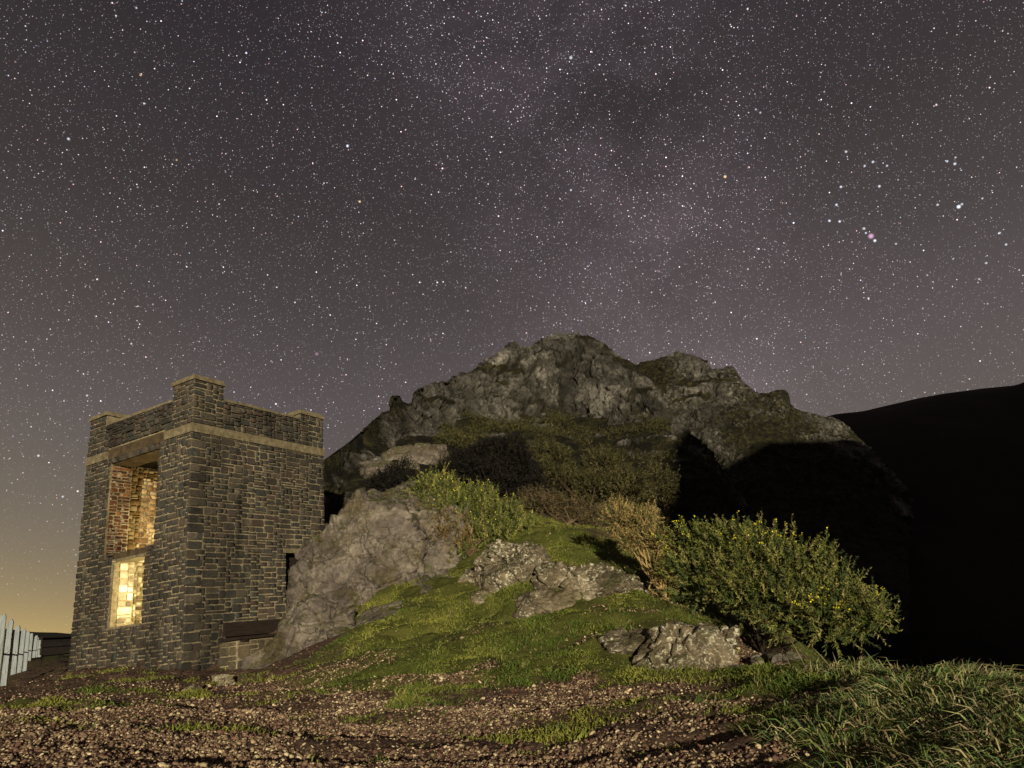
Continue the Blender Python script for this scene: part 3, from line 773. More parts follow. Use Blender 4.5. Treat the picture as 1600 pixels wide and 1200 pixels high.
# lower window: pale frame strip, lintel board and a worn sill
b = MB(); b.box(.02, .13, WI[1] - .05, WI[1] - .002, WI[2] + .02, WI[3] - .07); fr = b.build('window_frame', M_BAND, tower, bevel=.006)
b = MB(); b.box(.03, T - .02, WI[0] + .002, WI[1] - .052, WI[3] - .06, WI[3] - .002); b.build('window_head', M_BAND, tower, bevel=.006)
b = MB(); b.box(-.03, T - .03, WI[0] + .002, WI[1] - .002, WI[2] + .001, WI[2] + .05, .008); b.build('window_sill', M_BAND, tower, bevel=.008)
# doorway in the right face
b = MB(); b.box(DO[0] - .10, DO[1] + .12, -.035, T - .05, DO[3], DO[3] + .10); b.build('door_lintel', M_BAND, tower, bevel=.008)
b = MB()
for k in range(5): b.box(DO[0] + k * .146 + .003, DO[0] + (k + 1) * .146 - .003, .30, .35 - .004 * (k % 2), -.1, DO[3])
b.build('doorway_blocker', M_WOOD, tower)  # dark planks added to stop lamp light and keep the doorway black

# lamp inside the lower room
def lamp(name, loc, power, col, r=.08):
    d = bpy.data.lights.new(name, 'POINT'); d.energy = power; d.color = col; d.shadow_soft_size = r
    o = bpy.data.objects.new(name, d); COL.objects.link(o); o.parent = tower; o.location = loc
lamp('room_lamp', (1.05, 1.05, 1.45), 330, (1, .80, .40))

# ================================================================== low wall and plank bench by the tower
def tower_pt(x, y, z=0):
    a = math.atan2(math.cos(TH), math.sin(TH)); return (TN[0] + x * math.cos(a) - y * math.sin(a), TN[1] + x * math.sin(a) + y * math.cos(a), TN[2] + z)
ROT = math.atan2(math.cos(TH), math.sin(TH))
lw = empty('low_wall', tower_pt(.75, -.62), ROT, label='low rubble stub wall under the dark plank, against the tower foot', cat='wall')
b = MB(); b.box(-.05, 1.15, 0, .5, -.35, .30, .01); b.build('core', M_MORTAR, lw, bevel=.02)
for r in pack(-.05, 1.15, -.3, .30, [], cu=.07, cz=.085, rnd=rs):
    V, F4, cap = stone_geo(*r, rs, .03)
    V = [(u, -o, z) for u, z, o in V]
    me = bpy.data.meshes.new('stone'); me.from_pydata(V, [], F4 + [cap]); me.update()
    a = me.color_attributes.new('tone', 'FLOAT_COLOR', 'POINT'); tn = rs.choice([(.15, .125, .08), (.12, .10, .07), (.17, .135, .085), (.10, .085, .06)]); a.data.foreach_set('color', np.tile(np.array([*[c * .6 for c in tn], 1], np.float32), len(V)))
    link('stone', me, M_STONE, lw)
for r in pack(0, .5, -.3, .30, [], cu=.07, cz=.085, rnd=rs):
    V, F4, cap = stone_geo(*r, rs, .03)
    V = [(-.05 - o, u, z) for u, z, o in V]
    me = bpy.data.meshes.new('stone'); me.from_pydata(V, [], [f[::-1] for f in F4] + [cap[::-1]]); me.update()
    a = me.color_attributes.new('tone', 'FLOAT_COLOR', 'POINT'); tn = rs.choice([(.15, .125, .08), (.12, .10, .07), (.17, .135, .085), (.10, .085, .06)]); a.data.foreach_set('color', np.tile(np.array([*[c * .6 for c in tn], 1], np.float32), len(V)))
    link('stone', me, M_STONE, lw)
bn = empty('bench', tower_pt(.75, -.62, .30), ROT, label='dark plank bench resting on the low wall beside the tower', cat='bench')
b = MB(); b.box(-.10, 1.28, -.12, .12, .02, .075); b.build('plank', M_WOOD, bn, bevel=.006)
b = MB(); b.box(-.06, 1.30, .125, .36, .02, .078); b.build('plank', M_WOOD, bn, bevel=.006)
b = MB(); b.box(-.02, 1.32, .40, .45, .10, .36); b.build('backboard', M_WOOD, bn, bevel=.006)
for x in (.02, 1.16):
    b = MB(); b.box(x, x + .09, -.10, .46, -.02, .018); b.build('bearer', M_WOOD, bn)
b = MB(); b.box(1.20, 1.29, -.08, .02, -.62, .018); b.build('leg', M_WOOD, bn, bevel=.006)

# ================================================================== white fence on the left, metal gate beyond it
FB = [(4.5,1081),(19,1072),(28.5,1065),(38,1054),(44.5,1045),(51,1041),(55,1036),(59,1032)]
FT = [(14,973),(27,981),(37.5,985),(45,988),(52,991),(56,994),(60,997),(64,998)]
fence = empty('white_fence', tuple(P(4.5, 1081, 19.7)), label='white painted post fence curving away beside the path at the far left', cat='fence')
fo = np.array(P(4.5, 1081, 19.7))
fpos = []
for (bx, by), (tx, ty) in zip([(-9, 1088)] + FB, [(2, 966)] + FT):
    hpx = math.hypot(bx - tx, by - ty); d = 1080 * 1.45 / hpx * 1.36
    fpos.append((np.array(P(bx, by, d)), d))
prevd = None
for k, (q, d) in enumerate(fpos):
    nx = fpos[min(k + 1, len(fpos) - 1)][0] - fpos[max(k - 1, 0)][0]; ang = math.atan2(nx[1], nx[0])
    b = MB(); h = 1.47
    w_ = .056 * (d / 19) ** .3
    # a stout rounded-top board, slightly tapered, facing the path
    b.add([(-w_, -.03, -.3), (w_, -.03, -.3), (w_, .03, -.3), (-w_, .03, -.3), (-w_ * .92, -.03, h - .04), (w_ * .92, -.03, h - .04), (w_ * .92, .03, h - .04), (-w_ * .92, .03, h - .04), (-w_ * .5, -.025, h), (w_ * .5, -.025, h + .02), (w_ * .5, .025, h + .02), (-w_ * .5, .025, h)],
          [(0, 3, 2, 1), (0, 1, 5, 4), (1, 2, 6, 5), (2, 3, 7, 6), (3, 0, 4, 7), (4, 5, 9, 8), (5, 6, 10, 9), (6, 7, 11, 10), (7, 4, 8, 11), (8, 9, 10, 11)])
    o = b.build('post', M_WHITE, fence, bevel=.006); o.location = tuple(q - fo); o.rotation_euler = (random.uniform(-.02, .02), random.uniform(-.02, .02), .35)
    for zz in (.82, .40):
        b = MB(); b.tube([(0, -.055, zz), (0, -.028, zz)], .022, 8); bo = b.build('bolt', M_METAL, o)
for zz in (.80,):
    b = MB(); b.tube([tuple(q - fo + np.array([-.22, .02, zz])) for q, d in fpos], .02, 6); b.build('rail', M_WOOD, fence)
gate = empty('metal_gate', tuple(P(64, 1034, 24)), label='grey metal rail gate between the white fence and the tower', cat='gate')
go = np.array(P(64, 1034, 24)); ge = np.array(P(122, 1028, 27))
for (y0, y1, r_, m_) in ((1011.5, 1008, .022, M_METAL), (1025, 1019, .024, M_METAL), (998.5, 996, .03, M_WOOD)):
    a_, b_ = np.array(P(62, y0, 24)), np.array(P(123, y1, 27))
    b = MB(); b.tube([tuple(a_ - go), tuple(b_ - go)], r_, 8); b.build('rail', m_, gate)
for px in (64, 94, 122):
    t_ = (px - 64) / 58; d = 24 + 3 * t_
    a_, b_ = np.array(P(px - 1.5, 1036 - 4 * t_, d)), np.array(P(px + .5, 996 - 2 * t_, d))
    b = MB(); b.tube([tuple(a_ - go + np.array([0, .03, -.2])), tuple(b_ - go + np.array([0, .03, .02]))], .026, 8); b.build('upright', M_METAL if px == 94 else M_WOOD, gate)
# ================================================================== rocks
def ico(sub):
    import bmesh
    bm = bmesh.new(); bmesh.ops.create_icosphere(bm, subdivisions=sub, radius=1)
    V = np.array([v.co[:] for v in bm.verts]); F = np.array([[v.index for v in f.verts] for f in bm.faces]); bm.free()
    return V, F
ICO = {k: ico(k) for k in (1, 2, 5, 6)}
def rock_mesh(name, rad, planes, seed, sub=6, rz=0, disp=1., ncut=9):
    """a boulder: sphere squared up, cut by planes, cracked and roughened"""
    V, F = ICO[sub]; V = V.copy()
    r_ = np.random.default_rng(seed)
    cuts = list(planes) + [((0, 0, -1), .9), ((0, 1, 0), .9), ((1, 0, 0), .95), ((-1, 0, 0), .95)]
    for k in range(ncut):
        n = r_.normal(size=3); n[2] = abs(n[2]) * .7; cuts.append((n, r_.uniform(.70, .98)))
    # broken block: the solid cut out by all the planes
    R1 = np.full(len(V), 1.15)
    for n, d in cuts:
        n = np.array(n, float); n /= np.linalg.norm(n)
        c_ = V @ n; R1 = np.where(c_ > .05, np.minimum(R1, d / np.maximum(c_, .05)), R1)
    V = V * R1[:, None]
    V = V * np.array(rad)
    q = V + seed * 3.1
    nn = V / (np.linalg.norm(V, axis=1)[:, None] + 1e-6)
    f1, f2, cid, off = worley(q * np.array([1.1, 1.1, 1.5]) + fbm(q * 1.3, 3, seed)[:, None] * .35, seed + 3)
    d = (cid - .5) * .10 + (off @ np.array([.5, -.6, .5])) * .05 - np.exp(-((f2 - f1) / .03) ** 2) * .07
    for (b_, fr, am) in (((.84, -.15, .52), 1.7, .30), ((-.5, -.2, .84), 1.5, .24), ((.3, .8, .5), 2.1, .14)):
        bed = q @ np.array(b_) * fr + fbm(q * .6, 3, seed + 11) * .22
        kk = np.floor(bed).astype(np.int64); fr_ = bed - kk
        d += (_hash(kk, kk * 7 + 1, kk * 3, seed) - .5) * am * np.minimum(1, max(rad))
        d -= np.exp(-(np.minimum(fr_, 1 - fr_) / .03) ** 2) * .09 * (_hash(kk + (fr_ > .5), kk * 0 + 5, kk * 0, seed + 2) > .35)
    for k in range(6):
        n_ = r_.normal(size=3); n_[2] *= .5; n_ /= np.linalg.norm(n_)
        s_ = V @ n_ - r_.uniform(-.7, .7) * min(rad) + fbm(q * 1.7, 3, seed + 20 + k) * .07
        d -= np.exp(-(s_ / .022) ** 2) * r_.uniform(.04, .13) * (fbm(q * .8, 2, seed + 40 + k) > -.1)
    f1, f2, cid, off = worley(q * np.array([3.2, 3.2, 4.5]) + fbm(q * 3, 2, seed + 9)[:, None] * .3, seed + 4)
    d += (cid - .5) * .035 + (off @ np.array([-.5, .5, .6])) * .03 - np.exp(-((f2 - f1) / .06) ** 2) * .018
    d += fbm(q * 2.2, 5, seed + 5) * .04 + fbm(q * 11, 3, seed + 6) * .014
    V = V + nn * (d * disp)[:, None]
    c, s = math.cos(rz), math.sin(rz)
    V = np.c_[V[:, 0] * c - V[:, 1] * s, V[:, 0] * s + V[:, 1] * c, V[:, 2]]
    return mesh_np(name, V, F, None, False)
def outcrop(name, base, label, boulders, material, group='rock outcrops on the grass slope'):
    e = empty(name, tuple(P(*base)), label=label, cat='rock', group=group); b0 = np.array(P(*base))
    for k, (px, py, d, rad, planes, seed, rz) in enumerate(boulders):
        o = link('boulder', rock_mesh('boulder', rad, planes, seed, 6 if max(rad) > .6 else 5, rz, min(1, max(rad))), material, e)
        o.location = tuple(np.array(P(px, py, d)) - b0)
    return e
outcrop('rock_outcrop', (540, 1010, 15), 'large violet-grey slabby rock outcrop rising against the tower', [
    (550, 905, 16.5, (1.9, 1.2, 2.25), [((-.573, -.1, .819), .63), ((-.15, -.9, .42), .46), ((.45, -.8, .45), .52), ((.3, -.2, .95), .80), ((-.85, -.5, .1), .80)], 3, -.05),
    (472, 1000, 14.9, (.95, .8, .95), [((-.6, -.15, .78), .42), ((-.2, -.85, .5), .5), ((.4, -.7, .6), .55)], 8, -.2),
    (668, 862, 16.8, (1.25, 1.0, 1.35), [((.1, -.8, .6), .5), ((.2, 0, 1), .75)], 12, .1),
    (612, 965, 14.6, (.75, .5, .34), [((-.3, -.55, .78), .5)], 17, .3),
    (560, 990, 14.0, (.6, .45, .25), [((-.3, -.55, .78), .5)], 18, .5),
    (690, 925, 15.2, (.7, .5, .36), [((.1, -.6, .8), .5)], 19, .2),
    (640, 800, 18.2, (1.5, .9, .75), [((-.3, -.6, .8), .6)], 15, .2)], M_ROCK_A)
outcrop('rock_outcrop', (870, 960, 13.2), 'pale lichen-spotted rock outcrop in the middle of the grass slope', [
    (905, 915, 13.6, (1.05, .8, .80), [((0, -.75, .65), .55), ((.2, .1, 1), .62)], 21, -.2),
    (805, 885, 14.4, (.90, .7, .74), [((-.5, -.5, .75), .55), ((.1, -.4, 1), .6)], 25, .35),
    (985, 925, 13.5, (.36, .35, .36), [((0, -.7, .7), .6)], 27, .5),
    (1015, 925, 13.8, (.28, .3, .24), [((.3, -.7, .7), .6)], 28, .2),
    (748, 905, 14.8, (.55, .45, .34), [((-.2, -.6, .8), .5)], 29, .2),
    (850, 945, 13.0, (.6, .4, .30), [((0, -.7, .7), .5)], 30, .1),
    (770, 935, 13.9, (.5, .35, .22), [((0, -.6, .8), .5)], 31, .4)], M_ROCK_B)
outcrop('rock_outcrop', (1060, 1070, 9.8), 'low lichen-crusted rock jutting from the turf below the gorse', [
    (1065, 1022, 10.2, (.76, .6, .52), [((-.2, -.75, .7), .5), ((.25, -.2, 1), .6)], 33, -.25),
    (1140, 1064, 9.6, (.55, .45, .26), [((.2, -.6, .8), .5), ((.3, 0, 1), .6)], 35, -.3),
    (985, 1000, 10.7, (.5, .4, .26), [((-.4, -.5, .8), .5)], 37, .3)], M_ROCK_B)
def single_rock(px, py, d, rad, seed, label, material, rz=0):
    o = link('rock', rock_mesh('rock', rad, [((0, -.7, .6), .6), ((.1, 0, 1), .65)], seed, 5, rz, .5), material)
    o.location = tuple(P(px, py, d)); tag(o, label, 'rock', 'loose rocks on the slope')
single_rock(1135, 993, 10.6, (.2, .2, .18), 41, 'small pale rock in the shadow under the gorse bush', M_ROCK_B)
single_rock(1190, 1030, 10.4, (.17, .15, .10), 43, 'small grey stone half sunk behind the low lichened rock', M_ROCK_A)
single_rock(1222, 1025, 10.3, (.24, .18, .09), 45, 'flat grey stone below the gorse flowers', M_ROCK_A, .4)
single_rock(655, 718, 27, (1.5, 1.1, .9), 47, 'rounded grey rock on the ridge behind the left gorse', M_ROCK_A, .3)
single_rock(618, 735, 26, (1.3, .9, .6), 49, 'long broken rock on the ridge left of the rounded rock', M_ROCK_A, .5)
single_rock(350, 1062, 12.6, (.18, .15, .10), 51, 'small stone on the path below the low wall', M_ROCK_B)
single_rock(305, 1078, 11.6, (.16, .14, .08), 53, 'small flat stone at the path edge left of the low wall', M_ROCK_B)

# ================================================================== foliage builders
def unit(v): return v / (np.linalg.norm(v, axis=1)[:, None] + 1e-9)
def blades(root, direc, length, width, droop, tone, side=None):
    """curved grass blades: five points each"""
    n = len(root)
    up = np.array([0, 0, 1.])
    if side is None: side = unit(np.cross(direc, RNG.normal(size=(n, 3))))
    hor = direc * np.array([1, 1, 0]); 
    mid = root + direc * (length * .55)[:, None]
    tip = root + direc * length[:, None] + (unit(hor + 1e-6) * .5 - up * .8) * (length * droop)[:, None]
    w = side * width[:, None]
    V = np.stack([root - w, root + w, mid + w * .75, mid - w * .75, tip], 1).reshape(-1, 3)
    i = np.arange(n)[:, None] * 5
    return V, i + np.array([[0, 1, 2, 3]]), i + np.array([[3, 2, 4]]), np.repeat(tone, 5, 0)
def tones(n, pal, var=.3):
    pal = np.array(pal); return pal[RNG.integers(0, len(pal), n)] * RNG.uniform(1 - var, 1 + var, (n, 1))
def bush_points(spheres, n, shell=.35):
    """points through a lumpy crown made of balls, and their outward direction"""
    C = np.array([P(x, y, d) for x, y, d, r in spheres]); R_ = np.array([r for *_, r in spheres])
    k = RNG.choice(len(R_), n, p=R_ ** 2 / (R_ ** 2).sum())
    u = unit(RNG.normal(size=(n, 3)))
    rr = R_[k] * RNG.uniform(shell, 1, n) ** .5
    p = C[k] + u * rr[:, None] * np.array([1, .85, .9])
    p += fbm(p * 2.3, 3, 71)[:, None] * .24 * u
    keep = p[:, 2] > gz(p[:, 0], p[:, 1]) - .02
    return p[keep], u[keep], C, R_
def shoots(p, u, up, length, spines, slen, swid, pal, var=.3, sw=.006):
    """upright spiny shoots: a thin stem and whorls of narrow spines"""
    n = len(p)
    d = unit(u * .8 + np.array([0, 0, up]) + RNG.normal(size=(n, 3)) * .35)
    L_ = length * RNG.uniform(.6, 1.3, n)
    Vs, Qs, Ts, Cs = [], [], [], []
    tn = tones(n, pal, var)
    V, Q, T3, C = blades(p, d, L_, np.full(n, sw), np.full(n, .03), tn * .8); Vs.append(V); Qs.append(Q); Ts.append(T3); Cs.append(C); base = len(V)
    for s in range(spines):
        f = (s + RNG.uniform(0, 1, n)) / spines
        r0 = p + d * (L_ * f)[:, None]
        sd = unit(unit(np.cross(d, RNG.normal(size=(n, 3)))) * 1.0 + d * .75)
        side = unit(np.cross(sd, RNG.normal(size=(n, 3)))) * swid
        ln = slen * RNG.uniform(.7, 1.3, n) * (1.1 - .5 * f)
        V = np.stack([r0 - side, r0 + side, r0 + sd * ln[:, None]], 1).reshape(-1, 3)
        Ts.append(np.arange(n * 3).reshape(-1, 3) + base); Vs.append(V); Cs.append(np.repeat(tn * RNG.uniform(.8, 1.25, (n, 1)), 3, 0)); base += len(V)
    return np.concatenate(Vs), [np.concatenate(Qs), np.concatenate(Ts)], np.concatenate(Cs), p + d * L_[:, None], d
def flowers(tips, n, size, pal):
    k = RNG.choice(len(tips), n); c = tips[k] + RNG.normal(size=(n, 3)) * .015
    V, Fq = [], []
    for s in range(3):
        a = unit(RNG.normal(size=(n, 3))); b = unit(np.cross(a, RNG.normal(size=(n, 3))))
        z = size * RNG.uniform(.6, 1.3, (n, 1))
        V.append(np.stack([c - a * z, c - b * z * .7, c + a * z, c + b * z * .7], 1).reshape(-1, 3)); Fq.append(np.arange(n * 4).reshape(-1, 4) + s * n * 4)
    t_ = tones(n, pal, .2)
    return np.concatenate(V), np.concatenate(Fq), np.concatenate([np.repeat(t_, 4, 0)] * 3)
def limbs(base, C, R_, n, rad, mbx=None):
    mbx = mbx or MB(); base = np.array(base)
    for k in range(n):
        j = k % len(C); e = C[j] + RNG.normal(size=3) * R_[j] * .4
        pts_ = []
        for s in range(6):
            t_ = s / 5; q = base * (1 - t_) + e * t_ + RNG.normal(size=3) * .05 * (0 < s); q[2] += math.sin(t_ * 3.1) * .08
            pts_.append(tuple(q))
        mbx.tube(pts_, [rad * (1 - .8 * s / 5) for s in range(6)], 5)
    return mbx
def shrub(name, label, cat, spheres, n, pal, base, up=.7, length=.2, spines=14, slen=.06, swid=.008, nfl=0, flpal=None, fsize=.02, flmask=None, limb=10, twig=(.09, .06, .035), group=None, shell=.3, limbrad=.03):
    b0 = np.array(P(*base)); b0[2] = gz(b0[0], b0[1]) if base[2] < 20 else b0[2]
    e = empty(name, tuple(b0), label=label, cat=cat, group=group)
    p, u, C, R_ = bush_points(spheres, n, shell)
    V, F, tn, tips, d = shoots(p, u, up, length, spines, slen, swid, pal)
    link('foliage', mesh_np('foliage', V - b0, F, tn), M_LEAF, e)
    mbx = limbs(b0, C, R_, limb, limbrad)
    o = mbx.build('stems', M_TWIG, e, twig); 
    for v in o.data.vertices: v.co = v.co - Vector(b0)
    if nfl:
        tp = tips if flmask is None else tips[flmask(tips)]
        V, F, tn = flowers(tp, nfl, fsize, flpal); link('flowers', mesh_np('flowers', V - b0, [F], tn), M_FLOWER, e)
    return e
GORSE = [(.072, .092, .024), (.110, .132, .030), (.165, .170, .048), (.050, .070, .022), (.20, .185, .062)]
YEL = [(.70, .66, .02), (.80, .76, .04), (.58, .52, .02)]
shrub('gorse_bush', 'big flowering gorse bush spreading over the drop on the right', 'bush',
      [(1095,855,12.9,.42),(1140,855,12.6,.45),(1185,878,12.4,.55),(1150,905,12.2,.45),(1235,905,12.1,.55),(1280,935,11.9,.5),(1225,945,11.8,.38),(1325,955,11.8,.38),(1365,968,11.8,.24),(1100,895,12.5,.4),(1290,970,11.6,.25),(1180,930,12,.35)],
      2700, GORSE, (1190, 1005, 12.3), .62, .29, 20, .070, .010, 700, YEL, .012,
      lambda t_: (fbm(t_ * 1.6, 2, 5) + (t_[:, 2] - 2.2) * .5 > .25), 16, twig=(.022, .016, .011), limbrad=.018, group='flowering gorse bushes')
TAN = [(.30, .225, .09), (.38, .29, .12), (.20, .145, .06), (.15, .14, .05), (.34, .25, .10)]
shrub('dead_gorse_bush', 'straw-coloured half-dead gorse at the left end of the big bush', 'bush',
      [(968,808,13.8,.26),(1000,822,13.6,.32),(980,845,13.5,.28),(1028,848,13.4,.32),(1048,885,13.2,.26),(1042,915,13,.18),(1015,805,13.8,.2)],
      1500, TAN + [(.07, .085, .028)], (1040, 940, 12.9), .5, .2, 12, .055, .008, limb=18, twig=(.34, .25, .11), limbrad=.022, group='dead gorse bushes')
shrub('gorse_bush', 'flowering gorse bush growing on top of the violet-grey outcrop', 'bush',
      [(670,775,17.9,.42),(705,780,17.8,.5),(745,800,17.6,.5),(785,815,17.6,.42),(700,810,17.2,.45),(735,840,16.9,.5),(775,850,16.7,.4),(730,875,16.4,.35),(690,765,18.2,.35),(815,835,17.2,.3),(755,780,18,.3)],
      2100, GORSE, (735, 880, 16.2), 1.0, .34, 18, .080, .012, 420, YEL, .014, None, 14, group='flowering gorse bushes')
shrub('dead_gorse_bush', 'rusty dead gorse patch at the lower left of the left gorse bush', 'bush',
      [(690,812,16.7,.22),(715,830,16.5,.24),(690,835,16.4,.2),(725,848,16.3,.18),(668,800,17,.16)], 520, [(.19, .125, .055), (.24, .165, .075), (.13, .09, .04), (.08, .08, .03)], (705, 850, 16.2), .4, .17, 10, .055, .008, limb=8, twig=(.22, .15, .07), limbrad=.016, group='dead gorse bushes')
BRACK = [(.10, .075, .040), (.11, .08, .045), (.05, .04, .02), (.06, .058, .02)]
shrub('bracken_clump', 'brown withered bracken clump behind the middle outcrop', 'bush',
      [(850,805,20.5,.5),(890,805,20.5,.5),(930,815,20,.5),(870,832,19.5,.4),(915,842,19,.42),(955,812,21,.4),(830,790,21.5,.4)], 2200, BRACK, (890, 850, 18.5), .3, .34, 10, .11, .012, limb=14, twig=(.14, .1, .06))
OLIVE = [(.045, .046, .016), (.065, .060, .022), (.09, .08, .033), (.032, .028, .012)]
shrub('olive_scrub', 'olive scrub on the slope between the two gorse bushes and the crag', 'bush',
      [(830,745,27,.9),(880,760,26,.8),(930,770,25,.8),(980,765,25,.8),(1030,760,26,.7),(860,720,31,.9),(940,735,30,.9)], 3000, OLIVE, (920, 800, 24), .5, .35, 9, .14, .018, limb=10)
SHADE_TONES = [(.008, .007, .005), (.011, .009, .007), (.006, .006, .005)]  # near-black foliage tones, stand for cast shadows on the slope
shrub('shade_thicket', 'near-black thicket standing for a shadow behind the left flowering gorse', 'bush',
      [(705,738,23,.34),(722,722,23.5,.42),(745,712,24,.42),(770,704,24.5,.45),(798,706,24.5,.45),(815,722,24,.42),(828,745,23.5,.4),(800,735,24,.5),(765,735,23.5,.5),(735,742,23,.42),(838,768,22.5,.35),(790,760,22.5,.4)], 4200, SHADE_TONES, (770, 770, 22), .5, .3, 10, .11, .014, limb=16, twig=(.012, .01, .008), group='near-black thickets standing for shadows')
shrub('shade_thicket', 'near-black low thicket standing for a shadow in the notch above the violet-grey outcrop', 'bush',
      [(588,762,20.5,.26),(605,754,20.6,.32),(625,750,20.8,.34),(645,758,20.2,.28),(620,768,20,.3)], 1500, SHADE_TONES, (620, 785, 19.8), .4, .25, 10, .09, .012, limb=8, twig=(.012, .01, .008), group='near-black thickets standing for shadows')
# scrub covering the hill foot: one mass
def hill_scrub():
    G, tg = H1P, H1T
    nv, nu = G.shape[:2]
    n = 5200
    r = RNG.integers(0, int(nv * .46), n); c_ = RNG.integers(int(nu * .36), int(nu * .97), n)
    p0 = G[r, c_]
    m_ = fbm(p0 * .45, 3, 15) > .42
    p0 = p0[m_]; k = np.repeat(np.arange(len(p0)), 11)
    p = p0[k] + RNG.normal(size=(len(k), 3)) * np.array([.2, .2, .12])
    u = unit(RNG.normal(size=p.shape))
    V, F, tn, _, _ = shoots(p, u, .6, .22, 6, .10, .018, [(.034, .036, .012), (.055, .052, .018), (.085, .075, .03), (.022, .024, .008)], .35, .010)
    tag(link('hill_scrub', mesh_np('hill_scrub', V, F, tn), M_LEAF), kind='stuff', label='scattered olive scrub over the lower slope of the crag hill', cat='scrub')
hill_scrub()

# ================================================================== grass
def scatter(n, x0, x1, y0, y1):
    x = RNG.uniform(x0, x1, n); y = RNG.uniform(y0, y1, n); return x, y
def in_tower(x, y, mrg=.03):
    a = ROT; dx, dy = x - TN[0], y - TN[1]
    lx = dx * math.cos(a) + dy * math.sin(a); ly = -dx * math.sin(a) + dy * math.cos(a)
    return (lx > -mrg) & (ly > -mrg) & (lx < TW + mrg) & (ly < TW + mrg)
def turf():
    x, y = scatter(420000, -9.5, 6, 6, 18.5)
    g, h = cover(x, y); q = np.c_[x, y, x * 0]
    g = np.clip(g, 0, 1) * .92 + fbm(q * np.array([1.2, 2., 1]), 4, 21) * .55
    k = (RNG.uniform(0, 1, len(x)) < np.clip((g - .42) * 2.2, 0, 1)) & ~in_tower(x, y)
    x, y, q = x[k], y[k], q[k]
    z = gz(x, y); n = len(x)
    clump = fbm(q * 3, 3, 25)
    L_ = (.050 + .05 * np.clip(clump, -.5, 1.3)) * RNG.uniform(.6, 1.5, n)
    d = unit(np.c_[RNG.normal(size=(n, 2)) * .55, np.ones(n)])
    c1 = np.array([.065, .100, .016]); c2 = np.array([.180, .190, .036]); c3 = np.array([.20, .165, .075])
    w = np.clip(fbm(q * .8, 3, 27) * .9 + .45 + RNG.normal(size=n) * .18, 0, 1)[:, None]
    tn = c1 * (1 - w) + c2 * w
    dry = RNG.uniform(0, 1, n) < .08; tn[dry] = c3
    V, Q, T3, C = blades(np.c_[x, y, z - .01], d, L_, np.full(n, .0065), RNG.uniform(.1, .45, n), tn * RNG.uniform(.75, 1.3, (n, 1)))
    tag(link('turf', mesh_np('turf', V, [Q, T3], C), M_GRASS), kind='stuff', label='short olive turf covering the slope between the rocks', cat='grass')
turf()
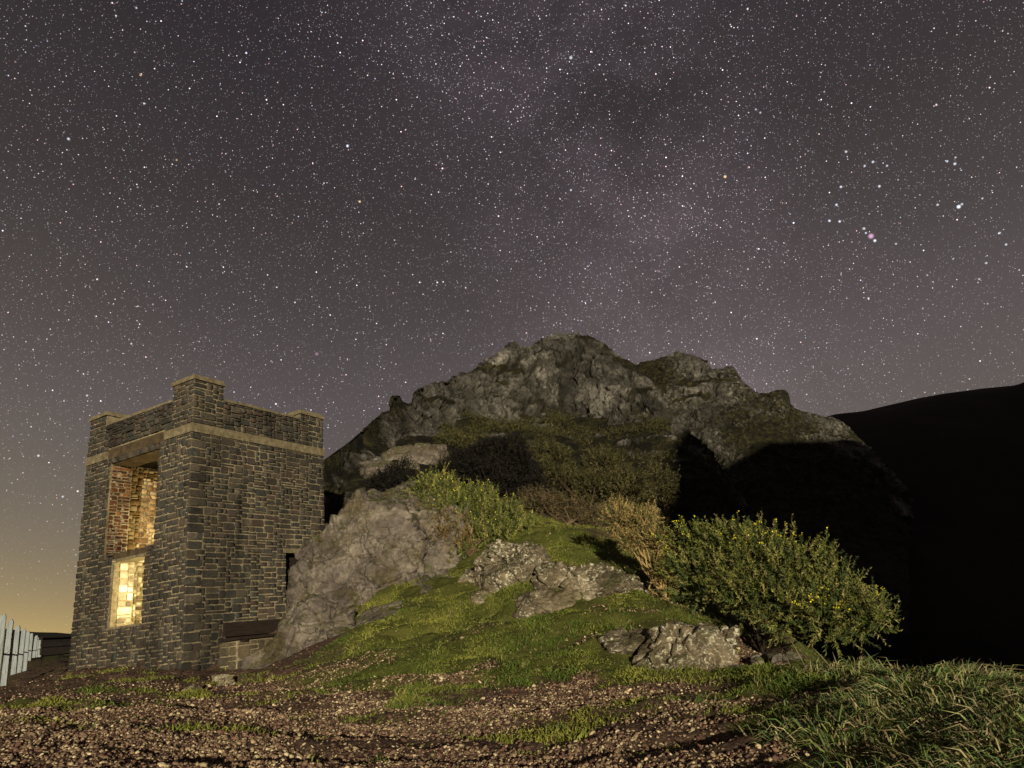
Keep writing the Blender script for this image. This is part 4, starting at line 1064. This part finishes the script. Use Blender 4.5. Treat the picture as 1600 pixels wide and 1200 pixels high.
def tall_grass():
    x, y = scatter(110000, -.5, 9.5, 4, 12)
    g, h = cover(x, y); q = np.c_[x, y, x * 0]
    hh = h + fbm(q * 1.4, 3, 33) * .35
    k = RNG.uniform(0, 1, len(x)) < np.clip((hh - .35) * 1.6, 0, 1)
    x, y, q, hh = x[k], y[k], q[k], hh[k]; n = len(x); z = gz(x, y)
    lean = np.c_[fbm(q * 1.8, 3, 35), fbm(q * 1.8, 3, 36)] * .8
    d = unit(np.c_[lean + RNG.normal(size=(n, 2)) * .5, np.full(n, .95)])
    L_ = RNG.uniform(.10, .34, n) * (.75 + .4 * np.clip(fbm(q * 2.2, 3, 38), -1, 1))
    pal = [(.085, .14, .034), (.125, .18, .046), (.19, .22, .075), (.27, .24, .125), (.36, .31, .17), (.080, .14, .055), (.20, .16, .08)]
    V, Q, T3, C = blades(np.c_[x, y, z - .02], d, L_, RNG.uniform(.0035, .0065, n), RNG.uniform(.25, .9, n), tones(n, pal, .3))
    tag(link('tall_grass', mesh_np('tall_grass', V, [Q, T3], C), M_GRASS), kind='stuff', label='long tangled grass along the lower right edge', cat='grass')
    # long bents standing against the dark
    B = []
    for (px, py, d_, px2, py2) in ((1340,1045,8.9,1305,970),(1385,1060,8.3,1348,1007),(1445,1052,8.1,1435,1020),(1285,1040,9,1240,992),(1300,1045,8.9,1262,1000),(1255,1035,9.3,1228,985),(1270,1042,9.1,1248,1010),(1340,1040,8.9,1372,1017),(1420,1060,8.2,1410,1035),(1560,1060,7.6,1555,1040),(1310,1045,9,1300,1015),(1330,1045,9,1328,1018)):
        a = P(px, py, d_); b = P(px2, py2, d_ - .1); B.append((a, b))
    a = np.array([q[0] for q in B]); b = np.array([q[1] for q in B]); L_ = np.linalg.norm(b - a, axis=1)
    a2 = a - (b - a) * .25
    V, Q, T3, C = blades(a2, unit(b - a), L_ * 1.25, np.full(len(a), .008), np.full(len(a), .06), tones(len(a), [(.30, .26, .15), (.10, .15, .05), (.24, .2, .12)], .15))
    tag(link('grass_bents', mesh_np('grass_bents', V, [Q, T3], C), M_GRASS), kind='stuff', label='a few long straw stalks standing above the grass edge', cat='grass')
tall_grass()

# ================================================================== gravel
def gravel():
    V0, F0 = ICO[1]
    n0 = 380000
    x, y = scatter(n0, -10.5, 4.5, 4.6, 16.5)
    g, h = cover(x, y); q = np.c_[x, y, x * 0]
    a = np.clip(g, 0, 1) + fbm(q * np.array([1.2, 2., 1]), 4, 21) * .5
    dens = np.clip((13.2 - np.hypot(x, y)) / 3.5, .03, 1) * np.clip((.70 - a) * 2.2, 0, 1) * np.clip(.80 + fbm(q * np.array([.6, 1.9, 1]), 3, 44) * 1.1, .15, 1)
    k = (RNG.uniform(0, 1, n0) < dens) & ~in_tower(x, y)
    x, y = x[k], y[k]; n = len(x)
    z = gz(x, y)
    s = RNG.lognormal(math.log(.0092), .45, n).clip(.005, .03)
    ax = np.c_[RNG.uniform(.7, 1.5, n), RNG.uniform(.7, 1.3, n), RNG.uniform(.45, .95, n)] * s[:, None]
    V = np.tile(V0[None], (n, 1, 1)) * (1 + RNG.uniform(-.22, .22, (n, len(V0), 1)))
    V = V * ax[:, None]
    th = RNG.uniform(0, 6.28, n); c, sn = np.cos(th), np.sin(th)
    X2 = V[:, :, 0] * c[:, None] - V[:, :, 1] * sn[:, None]; Y2 = V[:, :, 0] * sn[:, None] + V[:, :, 1] * c[:, None]
    tl = RNG.normal(size=n) * .35
    Z2 = V[:, :, 2] + X2 * tl[:, None]
    V = np.stack([X2 + x[:, None], Y2 + y[:, None], Z2 + (z + s * .25)[:, None]], 2)
    F = (np.arange(n)[:, None, None] * len(V0) + F0[None]).reshape(-1, 3)
    tn = tones(n, [(.30, .23, .14), (.18, .125, .08), (.46, .38, .24), (.13, .08, .055), (.22, .155, .10), (.10, .052, .04), (.16, .10, .07)], .3)
    tag(link('gravel', mesh_np('gravel', V.reshape(-1, 3), F, np.repeat(tn, len(V0), 0)), M_PEBBLE), kind='stuff', label='loose pale gravel strewn over the dark earth path', cat='gravel')
    print('pebbles', n)
gravel()
